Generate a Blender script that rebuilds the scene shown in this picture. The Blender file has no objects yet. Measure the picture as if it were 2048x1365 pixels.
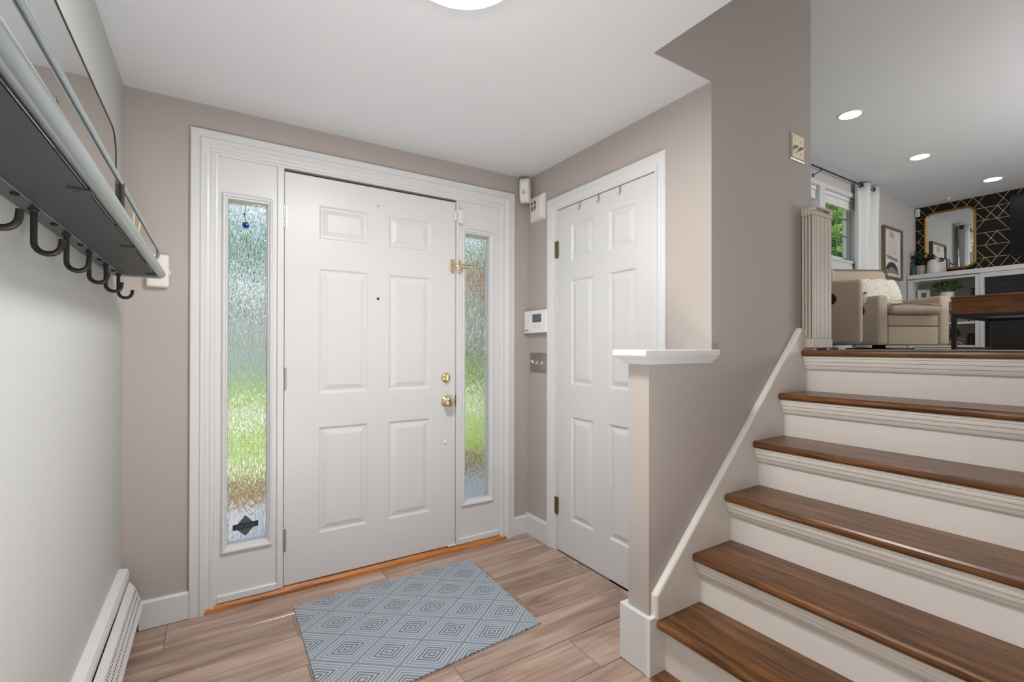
import bpy, bmesh, math, random
from mathutils import Vector, Matrix
R = math.radians
random.seed(7)
scene = bpy.context.scene
COL = scene.collection

# ------------------------------------------------------------------ camera, sky, lights, exposure
EYE = 1.17
cam_d = bpy.data.cameras.new('camera')
cam = bpy.data.objects.new('camera', cam_d); COL.objects.link(cam)
cam_d.sensor_width = 36.0
cam_d.lens = 942.8 / 2048 * 36.0
cam_d.shift_y = (693.5 - 682.5) / 2048
cam_d.clip_start = 0.02
_yaw, _pit, _rol = 0.5651, 0.0038, 0.0014
_f0 = Vector((math.sin(_yaw), math.cos(_yaw), 0)); _r0 = Vector((math.cos(_yaw), -math.sin(_yaw), 0)); _u0 = Vector((0, 0, 1))
_f = _f0 * math.cos(_pit) + _u0 * math.sin(_pit); _u = _u0 * math.cos(_pit) - _f0 * math.sin(_pit)
_r = _r0 * math.cos(_rol) + _u * math.sin(_rol); _u = _u * math.cos(_rol) - _r0 * math.sin(_rol)
_m = Matrix((_r, _u, -_f)).transposed().to_4x4(); _m.translation = Vector((0, 0, EYE))
cam.matrix_world = _m
scene.camera = cam

scene.view_settings.view_transform = 'Standard'
scene.view_settings.look = 'None'
scene.view_settings.gamma = 1.0
scene.view_settings.use_curve_mapping = False
scene.view_settings.exposure = 0.07

W = bpy.data.worlds.new('world'); scene.world = W; W.use_nodes = True
_wn = W.node_tree.nodes; _wl = W.node_tree.links; _wn.clear()
_sky = _wn.new('ShaderNodeTexSky'); _sky.sky_type = 'NISHITA'; _sky.sun_disc = False
_sky.sun_elevation = R(50); _sky.sun_rotation = R(160); _sky.air_density = 1.0; _sky.dust_density = 2.5
_bg = _wn.new('ShaderNodeBackground'); _bg.inputs['Strength'].default_value = 0.30
_wo = _wn.new('ShaderNodeOutputWorld')
_hz = _wn.new('ShaderNodeHueSaturation'); _hz.inputs['Saturation'].default_value = .5; _wl.new(_sky.outputs[0], _hz.inputs['Color']); _wl.new(_hz.outputs[0], _bg.inputs[0]); _wl.new(_bg.outputs[0], _wo.inputs[0])

def lamp(name, kind, loc, aim=None, energy=10, size=1.0, size_y=None, color=(1, 1, 1), radius=None):
    d = bpy.data.lights.new(name, kind); d.energy = energy; d.color = color
    o = bpy.data.objects.new(name, d); COL.objects.link(o); o.location = loc
    if kind == 'AREA':
        d.shape = 'RECTANGLE' if size_y else 'SQUARE'; d.size = size
        if size_y: d.size_y = size_y
    if radius is not None: d.shadow_soft_size = radius
    if aim is not None:
        o.rotation_euler = (Vector(aim) - Vector(loc)).to_track_quat('-Z', 'Y').to_euler()
    return o
sun = lamp('sun', 'SUN', (0, 0, 10), (1.2, 2.4, 7.2), 2.7, color=(1, .95, .86)); sun.data.angle = R(1.5)
# added unseen fill lights: one behind the camera, one at the living room's rear
lamp('hall_fill_light', 'AREA', (-0.22, -0.9, 0.9), (1.6, 1.1, .4), 11, .9, 1.3, (1, .99, .97))
lamp('living_fill_light', 'AREA', (6.2, -2.5, 2.35), (6.2, 3, 2.9), 22, 3.6, 1.7, (.95, .98, 1))
# fill lights added out of view: foyer ceiling and door, then living-room ceiling
_fl = lamp('floor_fill_light', 'AREA', (0.42, 0.2, 0.25), (0.42, 1.5, 2.25), 11, 0.6, 0.6); _fl.data.spread = R(125)
lamp('living_ceiling_fill', 'AREA', (6.0, -1.0, 1.7), (6.0, 0.6, 3.4), 58, 2.0, 1.0)
# second row of recessed downlights of the living room, outside the frame
for _x in (3.6, 5.4, 7.0, 8.7):
    _l = lamp('downlight_lamp', 'SPOT', (_x, -0.25, 3.36), (_x, -0.25, 0), 20, color=(1, .95, .88), radius=0.05)
    _l.data.spot_size = R(150); _l.data.spot_blend = .6

# ------------------------------------------------------------------ helpers
MATS = {}
def nmat(name):
    m = bpy.data.materials.new(name); m.use_nodes = True
    nt = m.node_tree; b = nt.nodes['Principled BSDF']
    MATS[name] = m
    return m, nt, b
def srgb(r, g, b):
    f = lambda c: (c / 255 / 12.92) if c / 255 <= .04045 else ((c / 255 + .055) / 1.055) ** 2.4
    return (f(r), f(g), f(b), 1)
def setin(b, **kw):
    for k, v in kw.items():
        b.inputs[k.replace('_', ' ')].default_value = v
def plain(name, col, rough=.5, metal=0.0, spec=.5, bump=None, var=0.0):
    m, nt, b = nmat(name)
    setin(b, Base_Color=col, Roughness=rough, Metallic=metal)
    b.inputs['Specular IOR Level'].default_value = spec
    if bump or var:
        tc = nt.nodes.new('ShaderNodeTexCoord'); n = nt.nodes.new('ShaderNodeTexNoise')
        n.inputs['Scale'].default_value = bump[0] if bump else 3; n.inputs['Detail'].default_value = 4
        nt.links.new(tc.outputs['Object'], n.inputs['Vector'])
        if bump:
            bp = nt.nodes.new('ShaderNodeBump'); bp.inputs['Strength'].default_value = bump[1]; bp.inputs['Distance'].default_value = bump[2]
            nt.links.new(n.outputs['Fac'], bp.inputs['Height']); nt.links.new(bp.outputs[0], b.inputs['Normal'])
        if var:
            n2 = nt.nodes.new('ShaderNodeTexNoise'); n2.inputs['Scale'].default_value = 2.2; n2.inputs['Detail'].default_value = 3
            nt.links.new(tc.outputs['Object'], n2.inputs['Vector'])
            mx = nt.nodes.new('ShaderNodeMix'); mx.data_type = 'RGBA'
            mx.inputs[6].default_value = tuple(c * (1 - var) for c in col[:3]) + (1,)
            mx.inputs[7].default_value = tuple(min(1, c * (1 + var)) for c in col[:3]) + (1,)
            nt.links.new(n2.outputs['Fac'], mx.inputs[0]); nt.links.new(mx.outputs[2], b.inputs['Base Color'])
    return m
def emit(name, col, s):
    m, nt, b = nmat(name); setin(b, Base_Color=col)
    b.inputs['Emission Color'].default_value = col; b.inputs['Emission Strength'].default_value = s
    return m
def wood(name, dark, mid, light, axis='X', stretch=14, scale=3.0, rough=.35, bump=.12, fine=60, spec=.5, pervar=.25, coat=0.0, pore=.55):
    """procedural timber: stretched noise bands + fine pores along the given axis"""
    m, nt, b = nmat(name); N = nt.nodes; L = nt.links
    tc = N.new('ShaderNodeTexCoord'); oi = N.new('ShaderNodeObjectInfo')
    mp = N.new('ShaderNodeMapping'); sc = [stretch, stretch, stretch]; sc['XYZ'.index(axis)] = 1.0
    mp.inputs['Scale'].default_value = sc
    off = N.new('ShaderNodeVectorMath'); off.operation = 'SCALE'; off.inputs[0].default_value = (37, 23, 51)
    L.new(oi.outputs['Random'], off.inputs['Scale']); L.new(off.outputs[0], mp.inputs['Location']); L.new(tc.outputs['Object'], mp.inputs['Vector'])
    n1 = N.new('ShaderNodeTexNoise'); n1.inputs['Scale'].default_value = scale; n1.inputs['Detail'].default_value = 5; n1.inputs['Distortion'].default_value = .8
    L.new(mp.outputs[0], n1.inputs['Vector'])
    mp2 = N.new('ShaderNodeMapping'); sc2 = [fine, fine, fine]; sc2['XYZ'.index(axis)] = fine / 22
    mp2.inputs['Scale'].default_value = sc2; L.new(off.outputs[0], mp2.inputs['Location']); L.new(tc.outputs['Object'], mp2.inputs['Vector'])
    n2 = N.new('ShaderNodeTexNoise'); n2.inputs['Scale'].default_value = 3; n2.inputs['Detail'].default_value = 3
    L.new(mp2.outputs[0], n2.inputs['Vector'])
    cr = N.new('ShaderNodeValToRGB'); e = cr.color_ramp.elements
    e[0].position = .32; e[0].color = dark; e[1].position = .70; e[1].color = light
    k = e.new(.5); k.color = mid
    L.new(n1.outputs['Fac'], cr.inputs[0])
    mx = N.new('ShaderNodeMix'); mx.data_type = 'RGBA'; mx.blend_type = 'MULTIPLY'; mx.inputs[0].default_value = pore
    cr2 = N.new('ShaderNodeValToRGB'); cr2.color_ramp.elements[0].position = .38; cr2.color_ramp.elements[0].color = (.35, .33, .3, 1); cr2.color_ramp.elements[1].position = .55
    L.new(n2.outputs['Fac'], cr2.inputs[0]); L.new(cr.outputs[0], mx.inputs[6]); L.new(cr2.outputs[0], mx.inputs[7])
    hs = N.new('ShaderNodeHueSaturation')
    mr = N.new('ShaderNodeMapRange'); mr.inputs[3].default_value = 1 - pervar; mr.inputs[4].default_value = 1 + pervar
    L.new(oi.outputs['Random'], mr.inputs[0]); L.new(mr.outputs[0], hs.inputs['Value']); L.new(mx.outputs[2], hs.inputs['Color'])
    L.new(hs.outputs[0], b.inputs['Base Color'])
    setin(b, Roughness=rough); b.inputs['Specular IOR Level'].default_value = spec; b.inputs['Coat Weight'].default_value = coat
    bp = N.new('ShaderNodeBump'); bp.inputs['Strength'].default_value = bump; bp.inputs['Distance'].default_value = .002
    L.new(n2.outputs['Fac'], bp.inputs['Height']); L.new(bp.outputs[0], b.inputs['Normal'])
    return m

TAUPE = plain('taupe_paint', srgb(185, 176, 169), .55, bump=(90, .06, .002), spec=.35)
LEFTP = plain('left_wall_lit_paint', srgb(191, 192, 189), .55, bump=(90, .06, .002), spec=.35)  # paler and greyer than the taupe: strong light put into the colour
CEIL = plain('ceiling_paint', srgb(226, 227, 229), .9, bump=(60, .05, .002), spec=.2)
WHITE = plain('white_trim_paint', srgb(222, 222, 222), .32, spec=.45)
DOORW = plain('white_door_paint', srgb(219, 219, 219), .36, spec=.45, bump=(12, .04, .002))
RISERW = plain('white_riser_paint', srgb(238, 233, 226), .4, spec=.45)
PLASTIC = plain('white_plastic', srgb(232, 228, 222), .4)
IVORY = plain('ivory_plastic', srgb(206, 196, 184), .42)
GREYSLOT = plain('grey_slot', srgb(120, 115, 110), .6)
DARKGAP = plain('dark_gap', srgb(30, 28, 27), .9)
BLACKM = plain('black_powder_metal', srgb(44, 41, 40), .45, .3)
STEELG = plain('grey_steel', srgb(92, 96, 98), .32, .85, bump=(30, .05, .001))
TUBEM = plain('brushed_tube', srgb(175, 184, 186), .28, .9)
SHELFM = plain('dark_shelf_metal', srgb(58, 60, 60), .5, .3, bump=(18, .12, .002), var=.25)
MIRROR = plain('mirror_silver', (.9, .92, .91, 1), .015, 1.0)
BRASS = plain('polished_brass', srgb(230, 212, 172), .2, 1.0)
OLDBRASS = plain('aged_brass', srgb(128, 112, 78), .4, .9)
NICKEL = plain('brushed_nickel', srgb(176, 174, 170), .35, .9)
PLATE = plain('pewter_plate', srgb(196, 188, 172), .4, .6)
CHAMP = plain('champagne_plate', srgb(205, 192, 168), .35, .45)
SCREEN = plain('grey_display', srgb(98, 101, 108), .2)
GOLDF = plain('gilt_frame', srgb(196, 150, 74), .35, .85, bump=(60, .2, .002))
GOLDL = plain('gold_print', srgb(206, 180, 136), .45, .2)
BLACKW = plain('black_wallpaper', srgb(27, 26, 27), .6, spec=.25)
BLACKT = plain('black_glazed_tile', srgb(38, 38, 40), .25)
GROUTD = plain('grey_grout', srgb(90, 88, 84), .8)
TVB = plain('tv_screen_glass', srgb(9, 13, 22), .35, spec=.25)
LINEN = plain('beige_linen', srgb(192, 175, 156), .85, spec=.2, bump=(220, .35, .002))
PIPING = plain('grey_piping', srgb(120, 114, 104), .8)
KNIT = plain('cream_knit', srgb(240, 235, 224), .9, spec=.2, bump=(120, .5, .004))
CURT = plain('white_curtain', srgb(232, 232, 230), .85, spec=.2)
GREYWALL = plain('light_grey_paint', srgb(205, 203, 200), .6, spec=.3)
OAKF = wood('frame_oak', srgb(112, 92, 74), srgb(140, 118, 98), srgb(160, 138, 116), 'Z', 14, 3, .5)
PAPER = plain('art_paper', srgb(236, 233, 228), .7)
INKP = plain('art_pink', srgb(208, 184, 170), .7); INKB = plain('art_cream', srgb(228, 218, 206), .7)
INKD = plain('art_charcoal', srgb(62, 60, 62), .6); INKG = plain('art_grey', srgb(150, 142, 134), .6)
GROUT = plain('floor_grout', srgb(150, 132, 118), .9)
TILE = wood('wood_look_tile', srgb(150, 122, 106), srgb(176, 149, 133), srgb(196, 171, 156), 'X', 6, 2.0, .22, .03, 22, .6, .10, 0, .3)
STAIRW = wood('stair_oak', srgb(82, 49, 22), srgb(118, 75, 38), srgb(148, 100, 58), 'Y', 14, 2.6, .29, .2, 70, .5, .08, .0, .7)
LANDW = wood('landing_oak', srgb(66, 36, 14), srgb(104, 62, 27), srgb(132, 84, 42), 'X', 16, 2.6, .3, .18, 70, .5, .1)
THRESH = wood('threshold_oak', srgb(150, 88, 38), srgb(186, 116, 56), srgb(206, 138, 72), 'X', 16, 3, .45, .1, 60)
WALNUT = wood('walnut', srgb(98, 58, 30), srgb(146, 90, 50), srgb(174, 114, 68), 'Y', 10, 2.4, .4, .1, 50)
REEDW = plain('pale_reed', srgb(214, 190, 150), .7)
CERAM = plain('greige_ceramic', srgb(170, 158, 146), .5, var=.15); CERW = plain('white_ceramic', srgb(228, 224, 218), .5)
TEALG = plain('teal_glass', srgb(40, 92, 92), .15)
LEAFD = plain('eucalyptus_leaf', srgb(58, 72, 58), .6, var=.35); LEAFG = plain('green_leaf', srgb(86, 112, 48), .55, var=.4)
LEAFX = plain('dark_leaf', srgb(30, 44, 34), .6)
BOOKT = plain('teal_book', srgb(70, 150, 140), .6); BOOKB = plain('brown_book', srgb(120, 84, 60), .6); BOOKC = plain('tan_book', srgb(150, 130, 104), .6)
YELLOW = plain('yellow_plastic', srgb(206, 168, 40), .5)
RUGM = plain('rug_wool', srgb(168, 172, 172), .9)
# exterior
LAWN = plain('lawn_grass', srgb(132, 156, 80), .9, spec=.1, bump=(40, .8, .03), var=.3)
CONC = plain('concrete', srgb(190, 190, 188), .85, var=.1)
MULCH = plain('mulch', srgb(120, 98, 62), .95, bump=(40, .8, .02), var=.3)
ASPH = plain('asphalt', srgb(130, 134, 136), .9)
BARK = plain('bark', srgb(84, 70, 56), .9)
def leafmat(name, a, b2):
    m, nt, b = nmat(name); N = nt.nodes; L = nt.links
    n = N.new('ShaderNodeTexNoise'); n.inputs['Scale'].default_value = 1.6; n.inputs['Detail'].default_value = 5
    tc = N.new('ShaderNodeTexCoord'); L.new(tc.outputs['Object'], n.inputs['Vector'])
    cr = N.new('ShaderNodeValToRGB'); cr.color_ramp.elements[0].position = .35; cr.color_ramp.elements[0].color = a
    cr.color_ramp.elements[1].position = .65; cr.color_ramp.elements[1].color = b2
    L.new(n.outputs['Fac'], cr.inputs[0]); L.new(cr.outputs[0], b.inputs['Base Color'])
    setin(b, Roughness=.6); b.inputs['Specular IOR Level'].default_value = .3
    tr = N.new('ShaderNodeBsdfTranslucent'); L.new(cr.outputs[0], tr.inputs['Color'])
    mx = N.new('ShaderNodeMixShader'); mx.inputs[0].default_value = .4
    L.new(b.outputs[0], mx.inputs[1]); L.new(tr.outputs[0], mx.inputs[2]); L.new(mx.outputs[0], N['Material Output'].inputs['Surface'])
    return m
TREEL = leafmat('tree_leaf', srgb(70, 112, 44), srgb(140, 182, 84))
PINEL = leafmat('dark_shrub_leaf', srgb(48, 74, 66), srgb(86, 120, 104))  # dark blue-green leaf colour of the shrub
REDL = leafmat('red_leaf', srgb(186, 30, 34), srgb(226, 66, 60))

def glassmat(name, rain):
    m, nt, b = nmat(name); N = nt.nodes; L = nt.links
    setin(b, Base_Color=(1, 1, 1, 1), Roughness=0.0, IOR=1.45)
    b.inputs['Transmission Weight'].default_value = 1.0
    if rain:
        tc = N.new('ShaderNodeTexCoord'); mp = N.new('ShaderNodeMapping'); mp.inputs['Scale'].default_value = (1, 1, .20)
        L.new(tc.outputs['Object'], mp.inputs['Vector'])
        n = N.new('ShaderNodeTexNoise'); n.inputs['Scale'].default_value = 130; n.inputs['Detail'].default_value = 2.5; n.inputs['Distortion'].default_value = .5
        L.new(mp.outputs[0], n.inputs['Vector'])
        bp = N.new('ShaderNodeBump'); bp.inputs['Strength'].default_value = 1.0; bp.inputs['Distance'].default_value = .0046
        L.new(n.outputs['Fac'], bp.inputs['Height']); L.new(bp.outputs[0], b.inputs['Normal'])
    return m
RAIN = glassmat('rain_glass', True)
def thinpane(name):
    m, nt, b = nmat(name); N = nt.nodes; L = nt.links; N.remove(b)
    t = N.new('ShaderNodeBsdfTransparent'); g = N.new('ShaderNodeBsdfGlossy'); g.inputs['Roughness'].default_value = .01
    mx = N.new('ShaderNodeMixShader'); mx.inputs[0].default_value = .05
    L.new(t.outputs[0], mx.inputs[1]); L.new(g.outputs[0], mx.inputs[2])
    L.new(mx.outputs[0], N['Material Output'].inputs['Surface']); return m
GLASS = thinpane('clear_glass')

def matmat():
    m, nt, b = nmat('diamond_mat_weave'); N = nt.nodes; L = nt.links
    tc = N.new('ShaderNodeTexCoord'); sp = N.new('ShaderNodeSeparateXYZ'); L.new(tc.outputs['Object'], sp.inputs[0])
    def mth(op, a, bb=None):
        n = N.new('ShaderNodeMath'); n.operation = op
        for i, v in enumerate((a, bb)):
            if v is None: continue
            if isinstance(v, (int, float)): n.inputs[i].default_value = v
            else: L.new(v, n.inputs[i])
        return n.outputs[0]
    # wobble of the print
    nz = N.new('ShaderNodeTexNoise'); nz.inputs['Scale'].default_value = 9; L.new(tc.outputs['Object'], nz.inputs['Vector'])
    wob = mth('MULTIPLY', mth('SUBTRACT', nz.outputs['Fac'], .5), .05)
    fx = mth('ABSOLUTE', mth('SUBTRACT', mth('FRACT', mth('ADD', mth('DIVIDE', sp.outputs['X'], .262), 20.17)), .5))
    fy = mth('ABSOLUTE', mth('SUBTRACT', mth('FRACT', mth('ADD', mth('DIVIDE', sp.outputs['Y'], .205), 20.29)), .5))
    uA = mth('ADD', mth('MULTIPLY', mth('ADD', fx, fy), 2.0), wob)
    u = mth('MINIMUM', uA, mth('SUBTRACT', 2.0, uA))
    ring = mth('FRACT', mth('MULTIPLY', u, 6.0))
    line = mth('GREATER_THAN', ring, .52)
    inner = mth('LESS_THAN', u, .5)
    # weave ribs
    rib = mth('SINE', mth('MULTIPLY', sp.outputs['X'], 900.0)); rib2 = mth('SINE', mth('MULTIPLY', sp.outputs['Y'], 900.0))
    ribs = mth('MULTIPLY', rib, rib2)
    amt = mth('MULTIPLY', line, mth('ADD', mth('MULTIPLY', inner, .32), .55))
    mx = N.new('ShaderNodeMix'); mx.data_type = 'RGBA'; mx.inputs[6].default_value = srgb(192, 202, 211); mx.inputs[7].default_value = srgb(108, 115, 124)
    L.new(amt, mx.inputs[0]); 
    mx2 = N.new('ShaderNodeMix'); mx2.data_type = 'RGBA'; mx2.blend_type = 'MULTIPLY'; mx2.inputs[0].default_value = .18
    L.new(mx.outputs[2], mx2.inputs[6]); L.new(ribs, mx2.inputs[7]); L.new(mx2.outputs[2], b.inputs['Base Color'])
    bp = N.new('ShaderNodeBump'); bp.inputs['Strength'].default_value = .5; bp.inputs['Distance'].default_value = .0015
    h = mth('ADD', mth('MULTIPLY', ribs, .35), mth('MULTIPLY', line, -.8)); L.new(h, bp.inputs['Height']); L.new(bp.outputs[0], b.inputs['Normal'])
    setin(b, Roughness=.8); b.inputs['Specular IOR Level'].default_value = .25
    return m
MATW = matmat()

class MB:
    def __init__(s): s.bm = bmesh.new()
    def face(s, pts):
        try: return s.bm.faces.new([s.bm.verts.new(p) for p in pts])
        except ValueError: return None
    def box(s, x0, x1, y0, y1, z0, z1, bev=0, seg=1, M=None):
        x0, x1 = sorted((x0, x1)); y0, y1 = sorted((y0, y1)); z0, z1 = sorted((z0, z1))
        v = [s.bm.verts.new(p) for p in ((x0, y0, z0), (x1, y0, z0), (x1, y1, z0), (x0, y1, z0), (x0, y0, z1), (x1, y0, z1), (x1, y1, z1), (x0, y1, z1))]
        fs = [s.bm.faces.new([v[i] for i in q]) for q in ((3, 2, 1, 0), (4, 5, 6, 7), (0, 1, 5, 4), (1, 2, 6, 5), (2, 3, 7, 6), (3, 0, 4, 7))]
        vs = v
        if bev:
            bev = min(bev, .49 * min(x1 - x0, y1 - y0, z1 - z0))
            es = list({e for f in fs for e in f.edges})
            r = bmesh.ops.bevel(s.bm, geom=es, offset=bev, segments=seg, affect='EDGES', profile=.5)
            vs = list({q for f in r['faces'] for q in f.verts} | {q for q in v if q.is_valid})
            # collect linked
            seen = set(vs); st = list(vs)
            while st:
                q = st.pop()
                for e in q.link_edges:
                    o = e.other_vert(q)
                    if o not in seen: seen.add(o); st.append(o)
            vs = list(seen)
        if M is not None: bmesh.ops.transform(s.bm, matrix=M, verts=vs)
        return s
    def prism(s, poly, axis, a0, a1):
        """polygon in the two axes other than `axis` (in xyz order), extruded from a0 to a1"""
        i = 'XYZ'.index(axis)
        def P(q, a):
            l = list(q); l.insert(i, a); return l
        A = [s.bm.verts.new(P(q, a0)) for q in poly]; B = [s.bm.verts.new(P(q, a1)) for q in poly]
        s.bm.faces.new(A); s.bm.faces.new(list(reversed(B)))
        n = len(poly)
        for k in range(n): s.bm.faces.new((A[k], B[k], B[(k + 1) % n], A[(k + 1) % n]))
        return s
    def tube(s, pts, r, n=10, closed=False):
        pts = [Vector(p) for p in pts]; rs = r if isinstance(r, (list, tuple)) else [r] * len(pts)
        rings = []; up = None; N = len(pts)
        for i, p in enumerate(pts):
            a = pts[i - 1] if (i > 0 or closed) else p; b = pts[(i + 1) % N] if (i < N - 1 or closed) else p
            t = (b - a).normalized()
            if up is None: up = Vector((0, 0, 1)) if abs(t.z) < .9 else Vector((1, 0, 0))
            x = t.cross(up).normalized(); y = x.cross(t).normalized(); up = y
            rings.append([s.bm.verts.new(p + x * rs[i] * math.cos(2 * math.pi * k / n) + y * rs[i] * math.sin(2 * math.pi * k / n)) for k in range(n)])
        for i in range(N if closed else N - 1):
            A, B = rings[i], rings[(i + 1) % N]
            for k in range(n): s.bm.faces.new((A[k], A[(k + 1) % n], B[(k + 1) % n], B[k]))
        if not closed:
            s.bm.faces.new(list(reversed(rings[0]))); s.bm.faces.new(rings[-1])
        return s
    def lathe(s, prof, c, d=(0, 0, 1), n=24):
        d = Vector(d).normalized(); c = Vector(c)
        x = d.cross(Vector((0, 0, 1)) if abs(d.z) < .9 else Vector((1, 0, 0))).normalized(); y = d.cross(x)
        rings = [[s.bm.verts.new(c + d * h + (x * math.cos(2 * math.pi * k / n) + y * math.sin(2 * math.pi * k / n)) * max(r, 1e-4)) for k in range(n)] for r, h in prof]
        for A, B in zip(rings, rings[1:]):
            for k in range(n): s.bm.faces.new((A[k], A[(k + 1) % n], B[(k + 1) % n], B[k]))
        s.bm.faces.new(list(reversed(rings[0]))); s.bm.faces.new(rings[-1])
        return s
    def loops(s, mp, rects, open_bottom=False, fill=False):
        """nested mitred rectangles: rects = [((u0,u1,v0,v1), h)...], mp(u,v,h) -> xyz"""
        rings = []
        for (u0, u1, v0, v1), h in rects:
            rings.append([s.bm.verts.new(mp(*q, h)) for q in ((u0, v0), (u0, v1), (u1, v1), (u1, v0))])
        for A, B in zip(rings, rings[1:]):
            for k in range(3 if open_bottom else 4):
                s.bm.faces.new((A[k], A[(k + 1) % 4], B[(k + 1) % 4], B[k]))
        if fill: s.bm.faces.new(rings[-1])
        return s
    def sheet(s, mp, outer, holes, h=0):
        us = sorted({outer[0], outer[1]} | {q for o in holes for q in o[:2]}); vs = sorted({outer[2], outer[3]} | {q for o in holes for q in o[2:]})
        for a, b in zip(us, us[1:]):
            for c, d in zip(vs, vs[1:]):
                mu, mv = (a + b) / 2, (c + d) / 2
                if any(o[0] < mu < o[1] and o[2] < mv < o[3] for o in holes): continue
                s.face([mp(a, c, h), mp(b, c, h), mp(b, d, h), mp(a, d, h)])
        return s
    def build(s, name, mat, parent=None, local=False, smooth=False, recalc=True):
        bmesh.ops.remove_doubles(s.bm, verts=s.bm.verts, dist=1e-6)
        if recalc: bmesh.ops.recalc_face_normals(s.bm, faces=s.bm.faces)
        me = bpy.data.meshes.new(name)
        o = bpy.data.objects.new(name, me); COL.objects.link(o)
        if parent is not None:
            if not local: bmesh.ops.translate(s.bm, verts=s.bm.verts, vec=-wloc(parent))
            o.parent = parent
        elif not local:
            vs = [v.co for v in s.bm.verts]
            lo = [min(v[i] for v in vs) for i in range(3)]; hi = [max(v[i] for v in vs) for i in range(3)]
            c = Vector(((lo[0] + hi[0]) / 2, (lo[1] + hi[1]) / 2, lo[2]))
            bmesh.ops.translate(s.bm, verts=s.bm.verts, vec=-c); o.location = c
        if smooth:
            for f in s.bm.faces: f.smooth = True
            for e in s.bm.edges:
                if len(e.link_faces) == 2 and e.calc_face_angle(0) > R(38): e.smooth = False
        s.bm.to_mesh(me); s.bm.free()
        for m in (mat if isinstance(mat, (list, tuple)) else [mat]): me.materials.append(m)
        return o
def wloc(o):
    v = Vector(o.location)
    while o.parent: o = o.parent; v += o.location
    return v
def thing(name, label, cat, loc=(0, 0, 0), rz=0, group=None, kind=None):
    o = bpy.data.objects.new(name, None); COL.objects.link(o); o.location = loc; o.rotation_euler = (0, 0, rz); o.empty_display_size = .1
    return tag(o, label, cat, group, kind)
def tag(o, label=None, cat=None, group=None, kind=None):
    for k, v in (('label', label), ('category', cat), ('group', group), ('kind', kind)):
        if v: o[k] = v
    return o
def struct(o, label=None, cat=None): return tag(o, label, cat, None, 'structure')
def copy_tree(o, parent=None):
    c = o.copy(); COL.objects.link(c)
    if parent is not None: c.parent = parent
    for ch in list(o.children): copy_tree(ch, c)
    return c

# ------------------------------------------------------------------ dimensions (metres, eye at the origin of X and Y)
XL, XC, YD, YW, HC = -0.313, 1.691, 2.484, 1.170, 2.2477     # left wall, closet wall, door wall, stair wall, foyer ceiling
ZF, ZC = 1.163, 3.41                                         # living room floor and ceiling
XF, YF = 9.46, 2.90                                          # wallpapered wall, living-room window wall
XE = 2.485                                                   # end of the stair wall
TREADS = [1.343 + .2014 * k for k in range(6)]; RISE = .1938
mpD = lambda u, v, h: (u, YD - h, v)                         # on the door wall, h towards the room
mpC = lambda u, v, h: (XC - h, u, v)                         # on the closet wall

# ------------------------------------------------------------------ room shell
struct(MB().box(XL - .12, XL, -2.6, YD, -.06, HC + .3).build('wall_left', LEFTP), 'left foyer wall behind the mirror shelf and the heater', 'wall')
w = MB()
w.box(XL, -.03, YD, YD + .14, 0, HC + .3).box(1.53, XC + .12, YD, YD + .14, 0, HC + .3).box(-.03, 1.53, YD, YD + .14, 2.08, HC + .3)
struct(w.build('wall_front', TAUPE), 'taupe wall around the front door and its sidelights', 'wall')
w = MB()
w.box(XC, XC + .10, 2.18, YD, 0, HC).box(XC, XC + .10, YW + .0, 1.44, 0, HC).box(XC, XC + .10, 1.44, 2.18, 1.985, HC)
struct(w.build('wall_right', TAUPE), 'taupe wall holding the closet door', 'wall')
struct(MB().box(XC + .10, XE, YW, YW + .12, 0, ZC).box(1.352, XC + .10, YW, YW + .12, HC + .001, ZC).build('wall_stair', TAUPE), 'darker taupe wall rising beside the stairs', 'wall')
struct(MB().box(XE - .1, XE, YW + .12, YF + .2, 0, ZC).build('wall_living_west', GREYWALL), 'living-room side of the closet wall', 'wall')
struct(MB().box(XL - .12, 10, -2.72, -2.6, -.06, ZC + .1).build('wall_back', GREYWALL), 'rear wall behind the photographer', 'wall')
struct(MB().prism([(XL, -2.6), (1.352, -2.6), (1.352, YW + .0), (1.352, YW + .004), (XC, YW + .004), (XC, YD), (XL, YD)], 'Z', HC, ZC).build('ceiling', CEIL), 'low white foyer ceiling ending at the stair opening', 'ceiling')
struct(MB().box(1.352, XF + .15, -2.6, YF + .2, ZC, ZC + .12).build('ceiling', CEIL), 'higher white ceiling over the stairs and living room', 'ceiling')
struct(MB().box(XL - .12, 1.35, -2.7, YD + .2, ZC + .01, ZC + .12).build('roof_slab', CEIL))
# floor of the foyer: grout bed and each wood-look tile
fl = struct(MB().box(XL, XC, -2.6, YD + .02, -.06, -.0025).build('floor', GROUT), 'wood-look tile floor of the foyer', 'floor')
def tile_mesh(l, wd):
    m = MB().box(0, l, 0, wd, -.012, 0, .0011, 1); 
    bmesh.ops.recalc_face_normals(m.bm, faces=m.bm.faces)
    me = bpy.data.meshes.new('plank'); m.bm.to_mesh(me); m.bm.free(); me.materials.append(TILE); return me
tiles = {}
fw = wloc(fl)
for k in range(26):
    y1 = 2.466 - .1965 * k; y0 = y1 - .1965
    if k == 0: pass
    off = -.16 if k % 2 == 0 else .298
    x = off - .91 * 2
    xmax = XC if y0 > 1.16 else 1.311
    while x < xmax:
        a, b2 = max(x, XL), min(x + .91, xmax)
        if b2 - a > .02:
            key = round(b2 - a - .0035, 4)
            if key not in tiles: tiles[key] = tile_mesh(key, .193)
            o = bpy.data.objects.new('plank', tiles[key]); COL.objects.link(o); o.parent = fl
            o.location = Vector((a + .0017, y0 + .0017, 0)) - fw
        x += .91
struct(MB().box(XE - .05, XF, -2.6, YF, ZF - .2, ZF - .012).box(2.40, XE, -2.6, YW, ZF - .2, ZF - .012).build('floor', LANDW), 'oak floor of the raised living room', 'floor')

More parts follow.
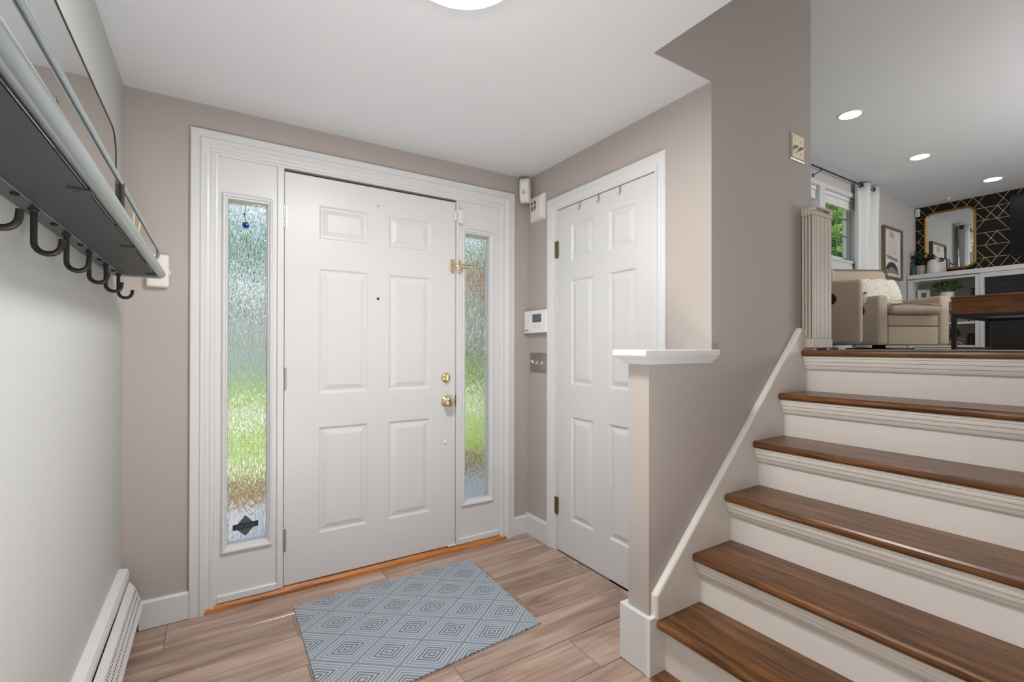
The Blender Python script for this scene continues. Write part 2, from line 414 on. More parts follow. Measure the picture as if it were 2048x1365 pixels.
# living-room far walls
fwall = struct(MB().box(XF, XF + .12, -2.6, YF, 0, ZC).build('wall_wallpaper', BLACKW), 'black wall with gold geometric lines', 'wall')
wp = MB(); VP, ZP = .128, .182   # lattice of the print
def seg(y0, z0, y1, z1, t=.006):
    d = Vector((0, y1 - y0, z1 - z0)).normalized(); n = Vector((0, -d.z, d.y)) * t / 2
    a = Vector((XF - .0012, y0, z0)); b2 = Vector((XF - .0012, y1, z1))
    wp.face([a - n, b2 - n, b2 + n, a + n])
rg = random.Random(4)
for j in range(-1, 7):
    z = 2.315 + ZP * j
    zb, zt = max(z, 2.30), min(z + ZP, ZC)
    if zt <= zb: continue
    seg(-.6, z, YF, z)
    for i in range(-5, 28):
        y = 2.87 - VP * i
        for d in (-1, 1):
            if rg.random() < .72:
                y1 = y + d * VP
                f0, f1 = (zb - z) / ZP, (zt - z) / ZP
                ya, yb = y + (y1 - y) * f0, y + (y1 - y) * f1
                if max(ya, yb) < YF and min(ya, yb) > -.6: seg(ya, zb, yb, zt)
tag(wp.build('wallpaper_line', GOLDL, fwall, recalc=False))
WX0, WX1, WZ0, WZ1 = 3.40, 7.45, 2.335, 3.20
w = MB()
w.box(XE, WX0 - .004, YF, YF + .2, 0, ZC).box(WX1 + .004, XF + .12, YF, YF + .2, 0, ZC).box(WX0 - .004, WX1 + .004, YF, YF + .2, 0, WZ0 - .03).box(WX0 - .004, WX1 + .004, YF, YF + .2, WZ1 + .004, ZC)
struct(w.build('wall_living_window', GREYWALL), 'pale grey living-room wall with the twin window', 'wall')

# ------------------------------------------------------------------ trim of the front door wall
CAS = [((-.086, 1.584, 0, 2.132), -.002), ((-.086, 1.584, 0, 2.132), .016), ((-.082, 1.580, 0, 2.128), .020), ((-.052, 1.550, 0, 2.098), .021), ((-.046, 1.544, 0, 2.092), .026),
       ((-.036, 1.534, 0, 2.082), .026), ((-.024, 1.522, 0, 2.070), .012), ((-.016, 1.514, 0, 2.062), .010), ((-.008, 1.506, 0, 2.054), .014), ((.002, 1.496, 0, 2.044), .014), ((.008, 1.490, 0, 2.038), .006), ((.016, 1.482, 0, 2.031), .004), ((.016, 1.482, 0, 2.031), -.05)]
struct(MB().loops(mpD, CAS, open_bottom=True).build('trim_1', WHITE), 'white profiled casing around front door and sidelights', 'trim')

def sidelight(n, x0, x1, g, label):
    """x0..x1 panel between casing and door post; g = (u0,u1,v0,v1) of the visible glass"""
    o = struct(bpy.data.objects.new('window_%d' % n, None), label, 'window'); COL.objects.link(o); o.location = ((x0 + x1) / 2, YD, .03)
    m = MB(); mold = (g[0] - .026, g[1] + .026, g[2] - .032, g[3] + .028)
    m.sheet(mpD, (x0, x1, .032, 2.035), [mold], -.004)
    m.build('frame', WHITE, o)
    gi = lambda d, z=0: (g[0] - .026 + d, g[1] + .026 - d, g[2] - .032 + d * 1.2, g[3] + .028 - d * 1.05)
    MB().loops(mpD, [(gi(0), -.004), (gi(.002), .008), (gi(.007), .012), (gi(.013), .010), (gi(.018), .002), (gi(.022), .0), (gi(.024), -.006), (gi(.0255), -.024), (gi(.0255), -.06)]).build('glass_bead', WHITE, o)
    pn = MB().box(g[0] - .004, g[1] + .004, YD + .022, YD + .027, g[2] - .006, g[3] + .006).build('pane', RAIN, o)
    MB().box(x0, x1, YD - .010, YD + .03, .028, .062, .004).build('bottom_rail', WHITE, o)
    return o
GL = (.058, .213, .275, 1.843); GR = (1.254, 1.414, .275, 1.843)
sl1 = sidelight(1, .016, .258, GL, 'left sidelight of rain glass, with sticker and hanging blue bead')
sl2 = sidelight(2, 1.205, 1.482, GR, 'right sidelight of rain glass behind the brass swing latch')
# posts between sidelights and door
struct(MB().box(.256, .2845, YD - .008, YD + .09, .03, 2.031, .003).build('trim_2', WHITE), 'narrow white post on the hinge side of the front door', 'trim')
struct(MB().box(1.1905, 1.207, YD - .008, YD + .09, .03, 2.031, .003).build('trim_3', WHITE), 'narrow white post on the latch side of the front door', 'trim')
struct(MB().box(.28, 1.195, YD + .03, YD + .09, 2.0205, 2.04).build('door_head_jamb', WHITE))
struct(MB().box(-.03, 1.53, YD + .095, YD + .135, 0, .24).box(-.03, .05, YD + .06, YD + .135, 0, 2.08).box(.238, .30, YD + .06, YD + .135, 0, 2.08).box(1.175, 1.235, YD + .06, YD + .135, 0, 2.08).box(1.462, 1.53, YD + .06, YD + .135, 0, 2.08).box(-.03, 1.53, YD + .06, YD + .135, 1.86, 2.08).build('outer_jamb', WHITE))
struct(MB().prism([(YD - .020, 0), (YD + .06, 0), (YD + .06, .028), (YD - .002, .028), (YD - .016, .014)], 'X', -.066, 1.548).build('trim_4', THRESH), 'orange oak threshold strip under the front door', 'trim')

def panel_loops(r):
    a, b2, c, d = r; q = lambda t: (a + t, b2 - t, c + t, d - t)
    return [(q(0), 0), (q(.004), -.0015), (q(.010), -.008), (q(.018), -.0085), (q(.040), -.001), (q(.042), -.0005)]
def panel_door(mp, outer, panels, name, mat, parent, back):
    m = MB().sheet(mp, outer, panels, 0)
    m.loops(mp, [(outer, 0), (outer, -back)], fill=True)
    leaf = m.build('leaf', mat, parent)
    for r in panels:
        MB().loops(mp, panel_loops(r), fill=True).build('panel', mat, parent)
    return leaf
d1 = struct(bpy.data.objects.new('door_1', None), 'white six-panel front door with brass knob and deadbolt', 'door'); COL.objects.link(d1); d1.location = (.7375, YD, .033)
mpD1 = lambda u, v, h: (u, YD + .004 - h, v)
cols = [(.443, .686), (.794, 1.033)]
rows = [(.251, .777), (.944, 1.567), (1.713, 1.882)]
panel_door(mpD1, (.288, 1.187, .033, 2.017), [(c[0], c[1], r[0], r[1]) for c in cols for r in rows], 'door_1', DOORW, d1, .044)
def hinge(mp, u, v0, v1, mat, parent, r=.0055):
    m = MB(); h = (v1 - v0) / 5
    for k in range(5):
        c = mp(u, v0 + h * k + .001, .006); m.lathe([(r, 0), (r, h - .002)], c, (0, 0, 1), 10)
    c = mp(u, v0 - .006, .006); m.lathe([(.001, 0), (r * .8, .003), (r * .8, .006)], c, (0, 0, 1), 10)
    c = mp(u, v1, .006); m.lathe([(r * .8, 0), (r * .8, .003), (.001, .006)], c, (0, 0, 1), 10)
    a = Vector(mp(u - .014, v0, .0005)); b2 = Vector(mp(u + .014, v1, .003)); m.box(a.x, b2.x, a.y, b2.y, a.z, b2.z)
    return m.build('hinge', mat, parent, smooth=True)
for z in (.25, 1.022, 1.80): hinge(mpD1, .2845, z - .053, z + .053, NICKEL, d1, .0065)
kn = MB().lathe([(.033, 0), (.033, .004), (.029, .008), (.017, .011), (.0135, .014), (.0125, .026), (.018, .032), (.026, .040), (.029, .050), (.0275, .058), (.022, .063), (.008, .065), (.001, .065)], (1.131, YD + .003, .866), (0, -1, 0), 32).build('knob', BRASS, d1, smooth=True)
db = MB().lathe([(.029, 0), (.029, .005), (.026, .010), (.019, .013), (.016, .014), (.016, .020), (.001, .020)], (1.127, YD + .003, 1.001), (0, -1, 0), 32).build('deadbolt', BRASS, d1, smooth=True)
MB().box(1.123, 1.131, YD - .033, YD - .012, .983, 1.019, .003, 2).build('thumb_turn', BRASS, db)
MB().lathe([(.0075, 0), (.0075, .003), (.005, .004), (.0045, .002), (.001, .002)], (.736, YD + .003, 1.431), (0, -1, 0), 16).build('peephole', STEELG, d1, smooth=True)
MB().lathe([(.003, 0), (.003, .0015), (.001, .002)], (.737, YD + .003, 1.923), (0, -1, 0), 10).build('nail_hole', STEELG, d1)
MB().lathe([(.010, 0), (.010, .003), (.007, .006), (.001, .007)], (1.125, YD + .003, .632), (0, -1, 0), 18).build('bumper', PLASTIC, d1, smooth=True)
MB().box(1.1865, 1.190, YD - .002, YD + .02, .83, .90, .001).build('strike_edge', STEELG, d1)
MB().box(.288, 1.187, YD + .004, YD + .04, 2.0172, 2.0206).build('top_gap', DARKGAP, d1)
MB().box(1.14, 1.195, YD - .006, YD + .01, .030, .036, .001).build('sweep_end', PLASTIC, d1)

# brass swing-bar latch: strike on the door edge, forked bar on the post
lt = thing('swing_latch', 'brass swing bar latch at the edge of the front door', 'latch', (1.185, YD, 1.60))
m = MB().box(1.150, 1.179, YD - .004, YD + .004, 1.603, 1.684, .004, 2); m.tube([(1.156, YD - .006, 1.644), (1.180, YD - .012, 1.644), (1.196, YD - .020, 1.644)], .004); m.lathe([(.001, 0), (.008, .003), (.008, .009), (.001, .012)], (1.196, YD - .012, 1.644), (0, -1, 0), 14)
m.build('strike_plate', BRASS, lt)
m = MB().box(1.1915, 1.216, YD - .013, YD - .008, 1.604, 1.682, .004, 2); m.box(1.196, 1.214, YD - .034, YD - .012, 1.630, 1.658, .003)
m.build('hinge_plate', BRASS, lt)
bar = [(1.204, YD - .030, 1.652)] + [(1.204 + .075, YD - .040, 1.652)] + [(1.279 + .009 * math.sin(a), YD - .040, 1.643 + .009 * math.cos(a)) for a in [R(30 * i) for i in range(1, 6)]] + [(1.279, YD - .040, 1.634), (1.204, YD - .030, 1.634)]
MB().tube(bar, .0035, 8).build('swing_bar', BRASS, lt, smooth=True)
for px, pz in ((1.157, 1.618), (1.170, 1.609), (1.157, 1.668), (1.170, 1.678), (1.207, 1.611), (1.207, 1.674)):
    MB().lathe([(.003, 0), (.003, .002), (.001, .003)], (px, YD - (.003 if px < 1.18 else .012), pz), (0, -1, 0), 8).build('screw', OLDBRASS, lt)
# door contact sensor
cs = thing('contact_sensor', 'small white alarm contact at the top corner of the front door', 'sensor', (1.20, YD, 1.90))
MB().box(1.172, 1.188, YD - .012, YD + .006, 1.908, 1.966, .003).build('magnet', PLASTIC, cs)
MB().box(1.196, 1.228, YD - .026, YD - .007, 1.893, 1.972, .005, 2).build('transmitter', PLASTIC, cs)
# hanging bead and sticker
ev = thing('hanging_bead', 'round dark blue glass bead hanging in the left sidelight', 'ornament', (.126, YD, 1.72))
MB().lathe([(.001, 0), (.012, .001), (.015, .004), (.012, .007), (.001, .008)], (.126, YD + .018, 1.738), (0, -1, 0), 24).build('bead', plain('blue_glass', srgb(24, 72, 150), .12), ev, smooth=True)
MB().lathe([(.001, 0), (.006, .0005), (.001, .001)], (.126, YD + .0100, 1.738), (0, -1, 0), 16).build('pupil', plain('dark_glass', srgb(10, 14, 30), .1), ev)
MB().tube([(.126, YD + .012, 1.752), (.122, YD + .014, 1.79), (.125, YD + .018, 1.835)], .0012, 5).build('cord', BLACKM, ev)
MB().box(.112, .126, YD + .014, YD + .016, 1.786, 1.790).box(.119, .121, YD + .014, YD + .016, 1.778, 1.796).build('charm', plain('dark_teal', srgb(40, 84, 96), .4), ev)
STK = plain('sticker_back', srgb(82, 88, 92), .6, var=.15); STB = plain('sticker_banner', srgb(40, 44, 52), .5, var=.2)
st = thing('window_sticker', 'dark diamond security sticker with a banner at the foot of the left sidelight', 'sticker', (.129, YD, .30))
MB().prism([(.084, .345), (.129, .395), (.172, .347), (.129, .300)], 'Y', YD + .0208, YD + .0216).build('diamond', STK, st)
MB().prism([(.078, .332), (.078, .358), (.181, .363), (.181, .337)], 'Y', YD + .0200, YD + .0207).build('banner', STB, st)
MB().prism([(.096, .340), (.096, .351), (.165, .3545), (.165, .3435)], 'Y', YD + .0194, YD + .0199).build('banner_field', plain('sticker_field', srgb(64, 68, 78), .5, var=.3), st)

# ------------------------------------------------------------------ closet door
CC = [((1.388, 2.2585, 0, 2.048), 0.0), ((1.388, 2.2585, 0, 2.048), .014), ((1.392, 2.254, 0, 2.044), .018), ((1.410, 2.236, 0, 2.026), .018), ((1.416, 2.230, 0, 2.020), .014),
      ((1.424, 2.222, 0, 2.012), .016), ((1.434, 2.212, 0, 2.002), .012), ((1.442, 2.198, 0, 1.992), .007), ((1.4535, 2.178, 0, 1.9755), .006), ((1.4535, 2.172, 0, 1.9735), -.02)]
struct(MB().loops(mpC, CC, open_bottom=True).build('trim_5', WHITE), 'white profiled casing around the closet door', 'trim')
d2 = struct(bpy.data.objects.new('door_2', None), 'white six-panel closet door beside the half wall', 'door'); COL.objects.link(d2); d2.location = (XC, 1.81, .006)
mpC2 = lambda u, v, h: (XC + .002 - h, u, v)
ccol = [(1.571, 1.755), (1.869, 2.054)]; crow = [(.206, .788), (.966, 1.556), (1.660, 1.870)]
panel_door(mpC2, (1.456, 2.168, .006, 1.9712), [(c[0], c[1], r[0], r[1]) for c in ccol for r in crow], 'door_2', DOORW, d2, .034)
for z in (1.745, .262):
    m = MB()
    for k in range(3): m.lathe([(.006, 0), (.006, .028)], (XC - .008, 2.176, z - .046 + .031 * k), (0, 0, 1), 10)
    m.lathe([(.001, 0), (.005, .003), (.005, .007)], (XC - .008, 2.176, z - .054), (0, 0, 1), 10)
    m.box(XC - .008, XC - .004, 2.160, 2.190, z - .047, z + .047).build('hinge', OLDBRASS, d2)
MB().box(XC + .006, XC + .03, 1.456, 2.168, 1.9712, 1.9735).build('top_gap', DARKGAP, d2)
# over-the-door hooks
for i, (y, lab) in enumerate(((1.975, 'leftmost of the three thin metal hooks over the closet door'), (1.825, 'middle of the three thin metal hooks over the closet door'), (1.672, 'rightmost of the three thin metal hooks over the closet door'))):
    h = thing('door_hook', lab, 'hook', (XC, y, 1.93), 0, 'thin hooks over the closet door')
    m = MB().box(XC - .0035, XC - .0005, y - .004, y + .004, 1.942, 1.9728, .0006)
    m.build('strap', NICKEL, h)
    MB().tube([(XC - .002, y, 1.944), (XC - .004, y, 1.934), (XC - .012, y + .001, 1.929), (XC - .020, y + .002, 1.936)], .0022, 6).build('prong', NICKEL, h)

# ------------------------------------------------------------------ half wall with cap and plinth
PX0, PY1 = 1.326, 1.269
hw = struct(MB().box(PX0, XC, YW, PY1, 0, 1.125).build('wall_half', TAUPE), 'taupe half wall at the foot of the stairs with white cap', 'wall')
cap = MB()
cap.box(1.272, 1.702, 1.138, 1.301, 1.141, 1.166, .005, 2)
cap.build('cap', WHITE, hw)
mpZ = lambda u, v, h: (u, v, 1.141 - h)
MB().loops(mpZ, [((1.286, 1.698, 1.148, 1.291), 0), ((1.286, 1.698, 1.148, 1.291), .007), ((1.292, 1.693, 1.151, 1.287), .010), ((1.300, 1.688, 1.153, 1.283), .014), ((1.306, 1.684, 1.158, 1.278), .022), ((1.312, 1.680, 1.160, 1.275), .025), ((1.316, 1.676, 1.164, 1.272), .029), ((1.328, 1.670, 1.171, 1.268), .029)]).build('cap_moulding', WHITE, hw)
MB().box(1.309, XC, 1.1705, 1.298, 0, .207, .002).build('plinth', WHITE, hw)

# ------------------------------------------------------------------ staircase
YS0, YS1 = -.05, 1.150
st = struct(bpy.data.objects.new('staircase', None), 'short flight of dark oak treads and white risers up to living room', 'stairs'); COL.objects.link(st); st.location = (1.8, .6, 0)
def nosing(x, z, back, y1=YS1):
    pr = [(x + .006, z - .028), (x + .0015, z - .022), (x, z - .014), (x + .0015, z - .006), (x + .006, z), (back, z), (back, z - .028)]
    m = MB(); m.bm.verts.ensure_lookup_table()
    A = []
    for (px, pz) in pr: A.append((px, pz))
    i = 1
    a = [m.bm.verts.new((p[0], YS0, p[1])) for p in A]; b2 = [m.bm.verts.new((p[0], y1, p[1])) for p in A]
    m.bm.faces.new(a); m.bm.faces.new(list(reversed(b2)))
    for k in range(len(A)): m.bm.faces.new((a[k], b2[k], b2[(k + 1) % len(A)], a[(k + 1) % len(A)]))
    return m
ZT = [RISE * (k + 1) for k in range(6)]; ZT[5] = ZF
for k in range(5):
    nosing(TREADS[k], ZT[k], TREADS[k + 1] + .055).build('tread', STAIRW, st)
nosing(TREADS[5], ZF, 2.50).build('landing_nosing', STAIRW, st)
for k in range(6):
    x = TREADS[k] + .045
    MB().box(x, x + .02, YS0, YS1, (ZT[k - 1] if k else 0), ZT[k] - .027).build('riser', RISERW, st)
    if k:
        zt = ZT[k] - .028
        p = [(x + .001, zt), (x - .033, zt), (x - .033, zt - .010), (x - .028, zt - .0115), (x - .028, zt - .0145), (x - .030, zt - .016), (x - .028, zt - .026), (x - .022, zt - .0275), (x - .022, zt - .0305), (x - .024, zt - .032), (x - .021, zt - .043), (x - .014, zt - .0445), (x - .014, zt - .0475), (x - .016, zt - .049), (x - .011, zt - .060), (x - .004, zt - .066), (x + .001, zt - .066)]
        # the strip is coped at its left end: mitre the end profile
        m = MB(); n = len(p)
        a = [m.bm.verts.new((q[0], YS0, q[1])) for q in p]; b2 = [m.bm.verts.new((q[0], YS1 - .001, q[1])) for q in p]
        m.bm.faces.new(a); m.bm.faces.new(list(reversed(b2)))
        for i in range(n): m.bm.faces.new((a[i], b2[i], b2[(i + 1) % n], a[(i + 1) % n]))
        m.build('riser_moulding', RISERW, st)
sk = [(1.309, 0), (1.309, .207), (1.338, .207), (1.338, .284), (2.337, 1.262), (2.40, 1.262), (2.40, 0)]
MB().prism(sk, 'Y', YS1, YW).build('skirt_board', RISERW, st)
# rounded cap along the skirt
cp = MB(); path = [(1.340, .203), (1.340, .284), (2.340, 1.266)]
for (a, b2) in zip(path, path[1:]):
    d = (Vector((b2[0] - a[0], b2[1] - a[1]))).normalized(); nn = Vector((d.y, -d.x))
    prof = [(-.003, 0), (-.003, .016), (.003, .021), (.010, .022), (.016, .019), (.020, .012), (.022, .010), (.027, .010), (.029, 0)]
    A = [cp.bm.verts.new((a[0] + nn.x * u, YW - .002 - v, a[1] + nn.y * u)) for u, v in [(q[0], q[1] + .002) for q in prof]]
    B = [cp.bm.verts.new((b2[0] + nn.x * u, YW - .002 - v, b2[1] + nn.y * u)) for u, v in [(q[0], q[1] + .002) for q in prof]]
    cp.bm.faces.new(A); cp.bm.faces.new(list(reversed(B)))
    for i in range(len(prof)): cp.bm.faces.new((A[i], B[i], B[(i + 1) % len(prof)], A[(i + 1) % len(prof)]))
cp.build('skirt_cap', RISERW, st)
MB().box(1.305, TREADS[0] + .045, -1.2, YS1, 0.0, .004, .001).build('foot_strip', STAIRW, st)
struct(MB().box(TREADS[0] + .046, 2.42, YS0 - .1, YS0, 0, 1.13).box(2.36, 2.42, -2.6, YS0 - .1, 0, 1.14).build('wall_stair_side', GREYWALL), 'low wall on the open side of the stairs', 'wall')

# ------------------------------------------------------------------ baseboards and heater
struct(MB().prism([(YD, 0), (YD - .016, 0), (YD - .016, .108), (YD - .010, .116), (YD, .116)], 'X', -.256, -.068).build('baseboard_front', WHITE), 'white baseboard between heater and front door casing', 'baseboard')
struct(MB().prism([(YD, 0), (YD - .016, 0), (YD - .016, .104), (YD - .008, .115), (YD, .115)], 'X', 1.562, XC).build('baseboard_front', WHITE), 'short white baseboard right of the right sidelight', 'baseboard')
struct(MB().prism([(XC, 0), (XC - .014, 0), (XC - .014, .112), (XC - .006, .130), (XC, .130)], 'Y', 2.2585, YD).build('baseboard_right', WHITE), 'white baseboard left of the closet door', 'baseboard')
ht = thing('baseboard_heater', 'white hydronic baseboard heater along the left wall', 'heater', (XL + .03, 1.0, 0))
HY0, HY1 = -1.8, 2.405
MB().prism([(XL, .292), (XL + .028, .287), (XL + .033, .270), (XL + .033, .250), (XL + .024, .246), (XL + .004, .246), (XL, .02)], 'Y', HY0, HY1 + .01).build('back_panel', WHITE, ht)
MB().prism([(XL + .034, .238), (XL + .051, .214), (XL + .073, .150), (XL + .078, .134), (XL + .068, .124), (XL + .066, .128), (XL + .073, .137), (XL + .069, .150), (XL + .047, .212), (XL + .032, .232)], 'Y', HY0, HY1).build('front_cover', WHITE, ht)
hd = MB()
for j in range(3):
    t = .18 + .32 * j; cx = XL + .051 + .022 * t + .0006; cz = .214 - .064 * t
    for i in range(82):
        y = HY1 - .02 - .0165 * i - (.008 if j % 2 else 0)
        d = Vector((.022, 0, -.064)).normalized() * .0048; q = Vector((cx, y, cz)); n = Vector((0, .0030, 0))
        hd.face([q - d - n, q + d - n, q + d + n, q - d + n])
tag(hd.build('vent_slots', GREYSLOT, ht, recalc=False), kind='stuff')
MB().box(XL + .004, XL + .055, HY0, HY1 - .03, .05, .12).build('fin_element', plain('dark_fins', srgb(70, 62, 56), .6, .4), ht)

# ------------------------------------------------------------------ doormat
tag(MB().prism([(.305, 1.56), (1.176, 1.625), (1.198, 2.326), (.309, 2.316)], 'Z', .0005, .0075).build('doormat', MATW), 'grey-blue woven mat with concentric diamonds on the floor', 'doormat')

# ------------------------------------------------------------------ wall devices
md = thing('motion_detector', 'tall white alarm motion detector in the ceiling corner', 'sensor', (1.632, 2.425, 2.075), R(-45))
m = MB(); prof = [(-.034, .022), (-.034, -.016), (-.026, -.030), (.026, -.030), (.034, -.016), (.034, .022)]
for zz, sc in ():
    pass
rings = []
for zz, fx, fy in ((0, .80, .62), (.012, .94, .82), (.05, 1, 1), (.115, 1, 1), (.135, .96, .95), (.142, .9, .85)):
    rings.append([m.bm.verts.new((q[0] * fx, (q[1] - .022) * fy + .022, zz)) for q in prof])
for A, B in zip(rings, rings[1:]):
    for k in range(6): m.bm.faces.new((A[k], A[(k + 1) % 6], B[(k + 1) % 6], B[k]))
m.bm.faces.new(list(reversed(rings[0]))); m.bm.faces.new(rings[-1])
m.build('housing', PLASTIC, md, local=True)
MB().box(-.024, .024, -.0315, -.029, .078, .125, .001).build('lens', plain('lens_plastic', srgb(240, 238, 234), .3), md, local=True)
MB().box(-.006, -.002, -.0318, -.029, .045, .064).build('slot', DARKGAP, md, local=True)
sr = thing('alarm_siren', 'white siren box with round grille beside the motion detector', 'siren', (XC, 2.36, 1.955))
MB().box(XC - .004, XC, 2.287, 2.433, 1.952, 2.112, .003).build('base_plate', PLASTIC, sr)
m = MB(); R4 = []
for h, d in ((.004, 0), (.016, .003), (.026, .014), (.030, .030)):
    R4.append(((2.291 + d, 2.430 - d, 1.955 + d, 2.109 - d), h))
m.loops(mpC, R4, fill=True).build('housing', PLASTIC, sr)
MB().lathe([(.036, 0), (.036, .0015), (.001, .0015)], (XC - .030, 2.374, 2.046), (-1, 0, 0), 24).build('grille_recess', plain('grille_shade', srgb(120, 112, 106), .6), sr)
MB().box(XC - .0335, XC - .030, 2.371, 2.377, 2.010, 2.082).box(XC - .0335, XC - .030, 2.338, 2.410, 2.043, 2.049).tube([(XC - .0315, 2.374 + .036 * math.cos(a), 2.046 + .036 * math.sin(a)) for a in [R(20 * i) for i in range(18)]], .0025, 6, True).build('grille_bars', PLASTIC, sr)
kp = thing('alarm_keypad', 'white wall control box with a small grey display', 'keypad', (XC, 2.36, 1.262))
MB().box(XC - .016, XC, 2.238, 2.462, 1.268, 1.396, .004).build('back_box', PLASTIC, kp)
MB().box(XC - .034, XC - .017, 2.246, 2.472, 1.264, 1.401, .004, 2).build('front_cover', plain('bright_white_plastic', srgb(240, 240, 244), .3), kp)
MB().box(XC - .0350, XC - .0335, 2.288, 2.378, 1.328, 1.378).build('display', SCREEN, kp)
MB().prism([(2.418, 1.280), (2.418, 1.284), (2.440, 1.285), (2.462, 1.283), (2.462, 1.279)], 'X', XC - .0350, XC - .0335).build('logo_mark', GREYSLOT, kp)
for y in (2.352, 2.308): MB().lathe([(.014, 0), (.014, .001), (.001, .0015)], (XC - .034, y, 1.304), (-1, 0, 0), 16).build('button', PLASTIC, kp)
sw = thing('switch_plate', 'brushed metal plate with three white toggles below the keypad', 'switch', (XC, 2.364, 1.023))
MB().loops(mpC, [((2.279, 2.449, 1.023, 1.142), 0), ((2.279, 2.449, 1.023, 1.142), .003), ((2.284, 2.444, 1.028, 1.137), .006), ((2.291, 2.437, 1.035, 1.130), .0045), ((2.293, 2.435, 1.037, 1.128), .006)], fill=True).build('plate', NICKEL, sw)
for i, y in enumerate((2.412, 2.364, 2.316)):
    up = 1 if i == 0 else -1
    MB().prism([(XC - .006, 1.074), (XC - .006, 1.092), (XC - .022, 1.083 + .012 * up), (XC - .024, 1.083 + .006 * up)], 'Y', y - .005, y + .005).build('toggle', PLASTIC, sw)
    for z in (1.052, 1.114): MB().lathe([(.0025, 0), (.0025, .001)], (XC - .006, y, z), (-1, 0, 0), 8).build('screw', CHAMP, sw)
sw2 = thing('switch_plate', 'champagne plate with two toggles high up beside the stairs', 'switch', (2.348, YW, 2.066))
mpW = lambda u, v, h: (u, YW - h, v)
MB().loops(mpW, [((2.284, 2.412, 2.064, 2.190), 0), ((2.284, 2.412, 2.064, 2.190), .004), ((2.288, 2.408, 2.068, 2.186), .006), ((2.294, 2.402, 2.074, 2.180), .0045), ((2.297, 2.399, 2.077, 2.177), .007), ((2.299, 2.397, 2.079, 2.175), .007)], fill=True).build('plate', CHAMP, sw2)
for x in (2.324, 2.372):
    MB().prism([(YW - .006, 2.120), (YW - .006, 2.136), (YW - .024, 2.124), (YW - .022, 2.116)], 'X', x - .005, x + .005).build('toggle', PLATE, sw2)
    for z in (2.098, 2.156): MB().lathe([(.003, 0), (.003, .001)], (x, YW - .007, z), (0, -1, 0), 8).build('screw', OLDBRASS, sw2)
ch = thing('door_chime', 'white rounded chime box on the wall behind the shelf end', 'chime', (-.20, YD, 1.42))
MB().box(-.237, -.158, YD - .030, YD - .004, 1.424, 1.564, .012, 4).build('cover', PLASTIC, ch, smooth=True)
MB().box(-.232, -.163, YD - .005, YD, 1.43, 1.558).build('back_plate', PLASTIC, ch)
MB().box(-.1585, -.154, YD - .022, YD - .012, 1.478, 1.500, .001).build('side_tab', PLASTIC, ch)

# ------------------------------------------------------------------ ceiling lamp of the foyer
cl = thing('ceiling_light', 'round flush white disc lamp on the foyer ceiling', 'light', (.573, 1.163, HC))
MB().lathe([(.182, 0), (.182, -.012), (.176, -.026), (.166, -.030), (.158, -.030)], (.573, 1.163, HC), (0, 0, 1), 64).build('trim_ring', WHITE, cl, smooth=True)
MB().lathe([(.163, -.0302), (.160, -.0325), (.001, -.0335)], (.573, 1.163, HC), (0, 0, 1), 64).build('diffuser', emit('foyer_diffuser', (1, .985, .972, 1), 92), cl, smooth=True)
# recessed downlights of the living room
for i, (x, y, lab) in enumerate(((5.14, 2.07, 'nearest of the three recessed lights in living room ceiling'), (6.95, 2.09, 'middle of the three recessed lights in living room ceiling'), (8.68, 1.85, 'farthest of the three recessed lights, nearest the wallpapered wall'))):
    d = thing('recessed_light', lab, 'light', (x, y, ZC), 0, 'recessed lights in the living room ceiling')
    MB().lathe([(.108, 0), (.106, -.004), (.088, -.005), (.086, -.001)], (x, y, ZC), (0, 0, 1), 40).build('trim_ring', WHITE, d, smooth=True)
    MB().lathe([(.087, -.0022), (.001, -.0026)], (x, y, ZC), (0, 0, 1), 40).build('lens', emit('downlight_lens_%d' % i, (1, .96, .9, 1), 22), d, smooth=True)
sp = thing('sprinkler', 'tiny white sprinkler on the ceiling near the black wall', 'sprinkler', (9.19, 2.43, ZC))
MB().lathe([(.03, 0), (.03, -.006), (.012, -.010), (.010, -.035), (.022, -.038), (.022, -.042), (.001, -.044)], (9.19, 2.43, ZC), (0, 0, 1), 16).build('head', PLASTIC, sp, smooth=True)

# ------------------------------------------------------------------ mirror with shelf and hooks on the left wall
mr = thing('mirror_shelf', 'black metal wall mirror with shelf, rail and coat hooks', 'mirror shelf', (XL, 1.2, 1.33))
def rrect(u0, u1, v0, v1, r, n=6):
    pts = []
    for cu, cv, a0 in ((u1 - r, v1 - r, 0), (u0 + r, v1 - r, 90), (u0 + r, v0 + r, 180), (u1 - r, v0 + r, 270)):
        for k in range(n + 1): pts.append((cu + r * math.cos(R(a0 + 90 * k / n)), cv + r * math.sin(R(a0 + 90 * k / n))))
    return pts
MY0, MY1, MZ0, MZ1 = .25, 2.215, 1.462, 1.945
MB().prism(rrect(MY0, MY1, MZ0, MZ1, .085, 8), 'X', XL + .004, XL + .013).build('mirror_glass', MIRROR, mr)
MB().tube([(XL + .010, q[0], q[1]) for q in rrect(MY0, MY1, MZ0, MZ1, .085, 8)], .0055, 8, True).build('mirror_frame', BLACKM, mr, smooth=True)
ZSH = 1.436; SX0, SX1 = -.276, -.176; SY0, SY1 = .25, 2.215
MB().prism(rrect(SX0, SX1 - .006, SY0, SY1 - .008, .02, 4), 'Z', ZSH, ZSH + .004).build('shelf', SHELFM, mr)
MB().box(XL + .002, SX0 - .002, SY0, SY1 + .03, ZSH - .002, ZSH + .003, .0008).build('hook_plate', STEELG, mr)
MB().box(SX0 - .0025, SX0 - .0005, SY0, SY1 + .03, ZSH - .004, ZSH + .012).build('plate_lip', TUBEM, mr)
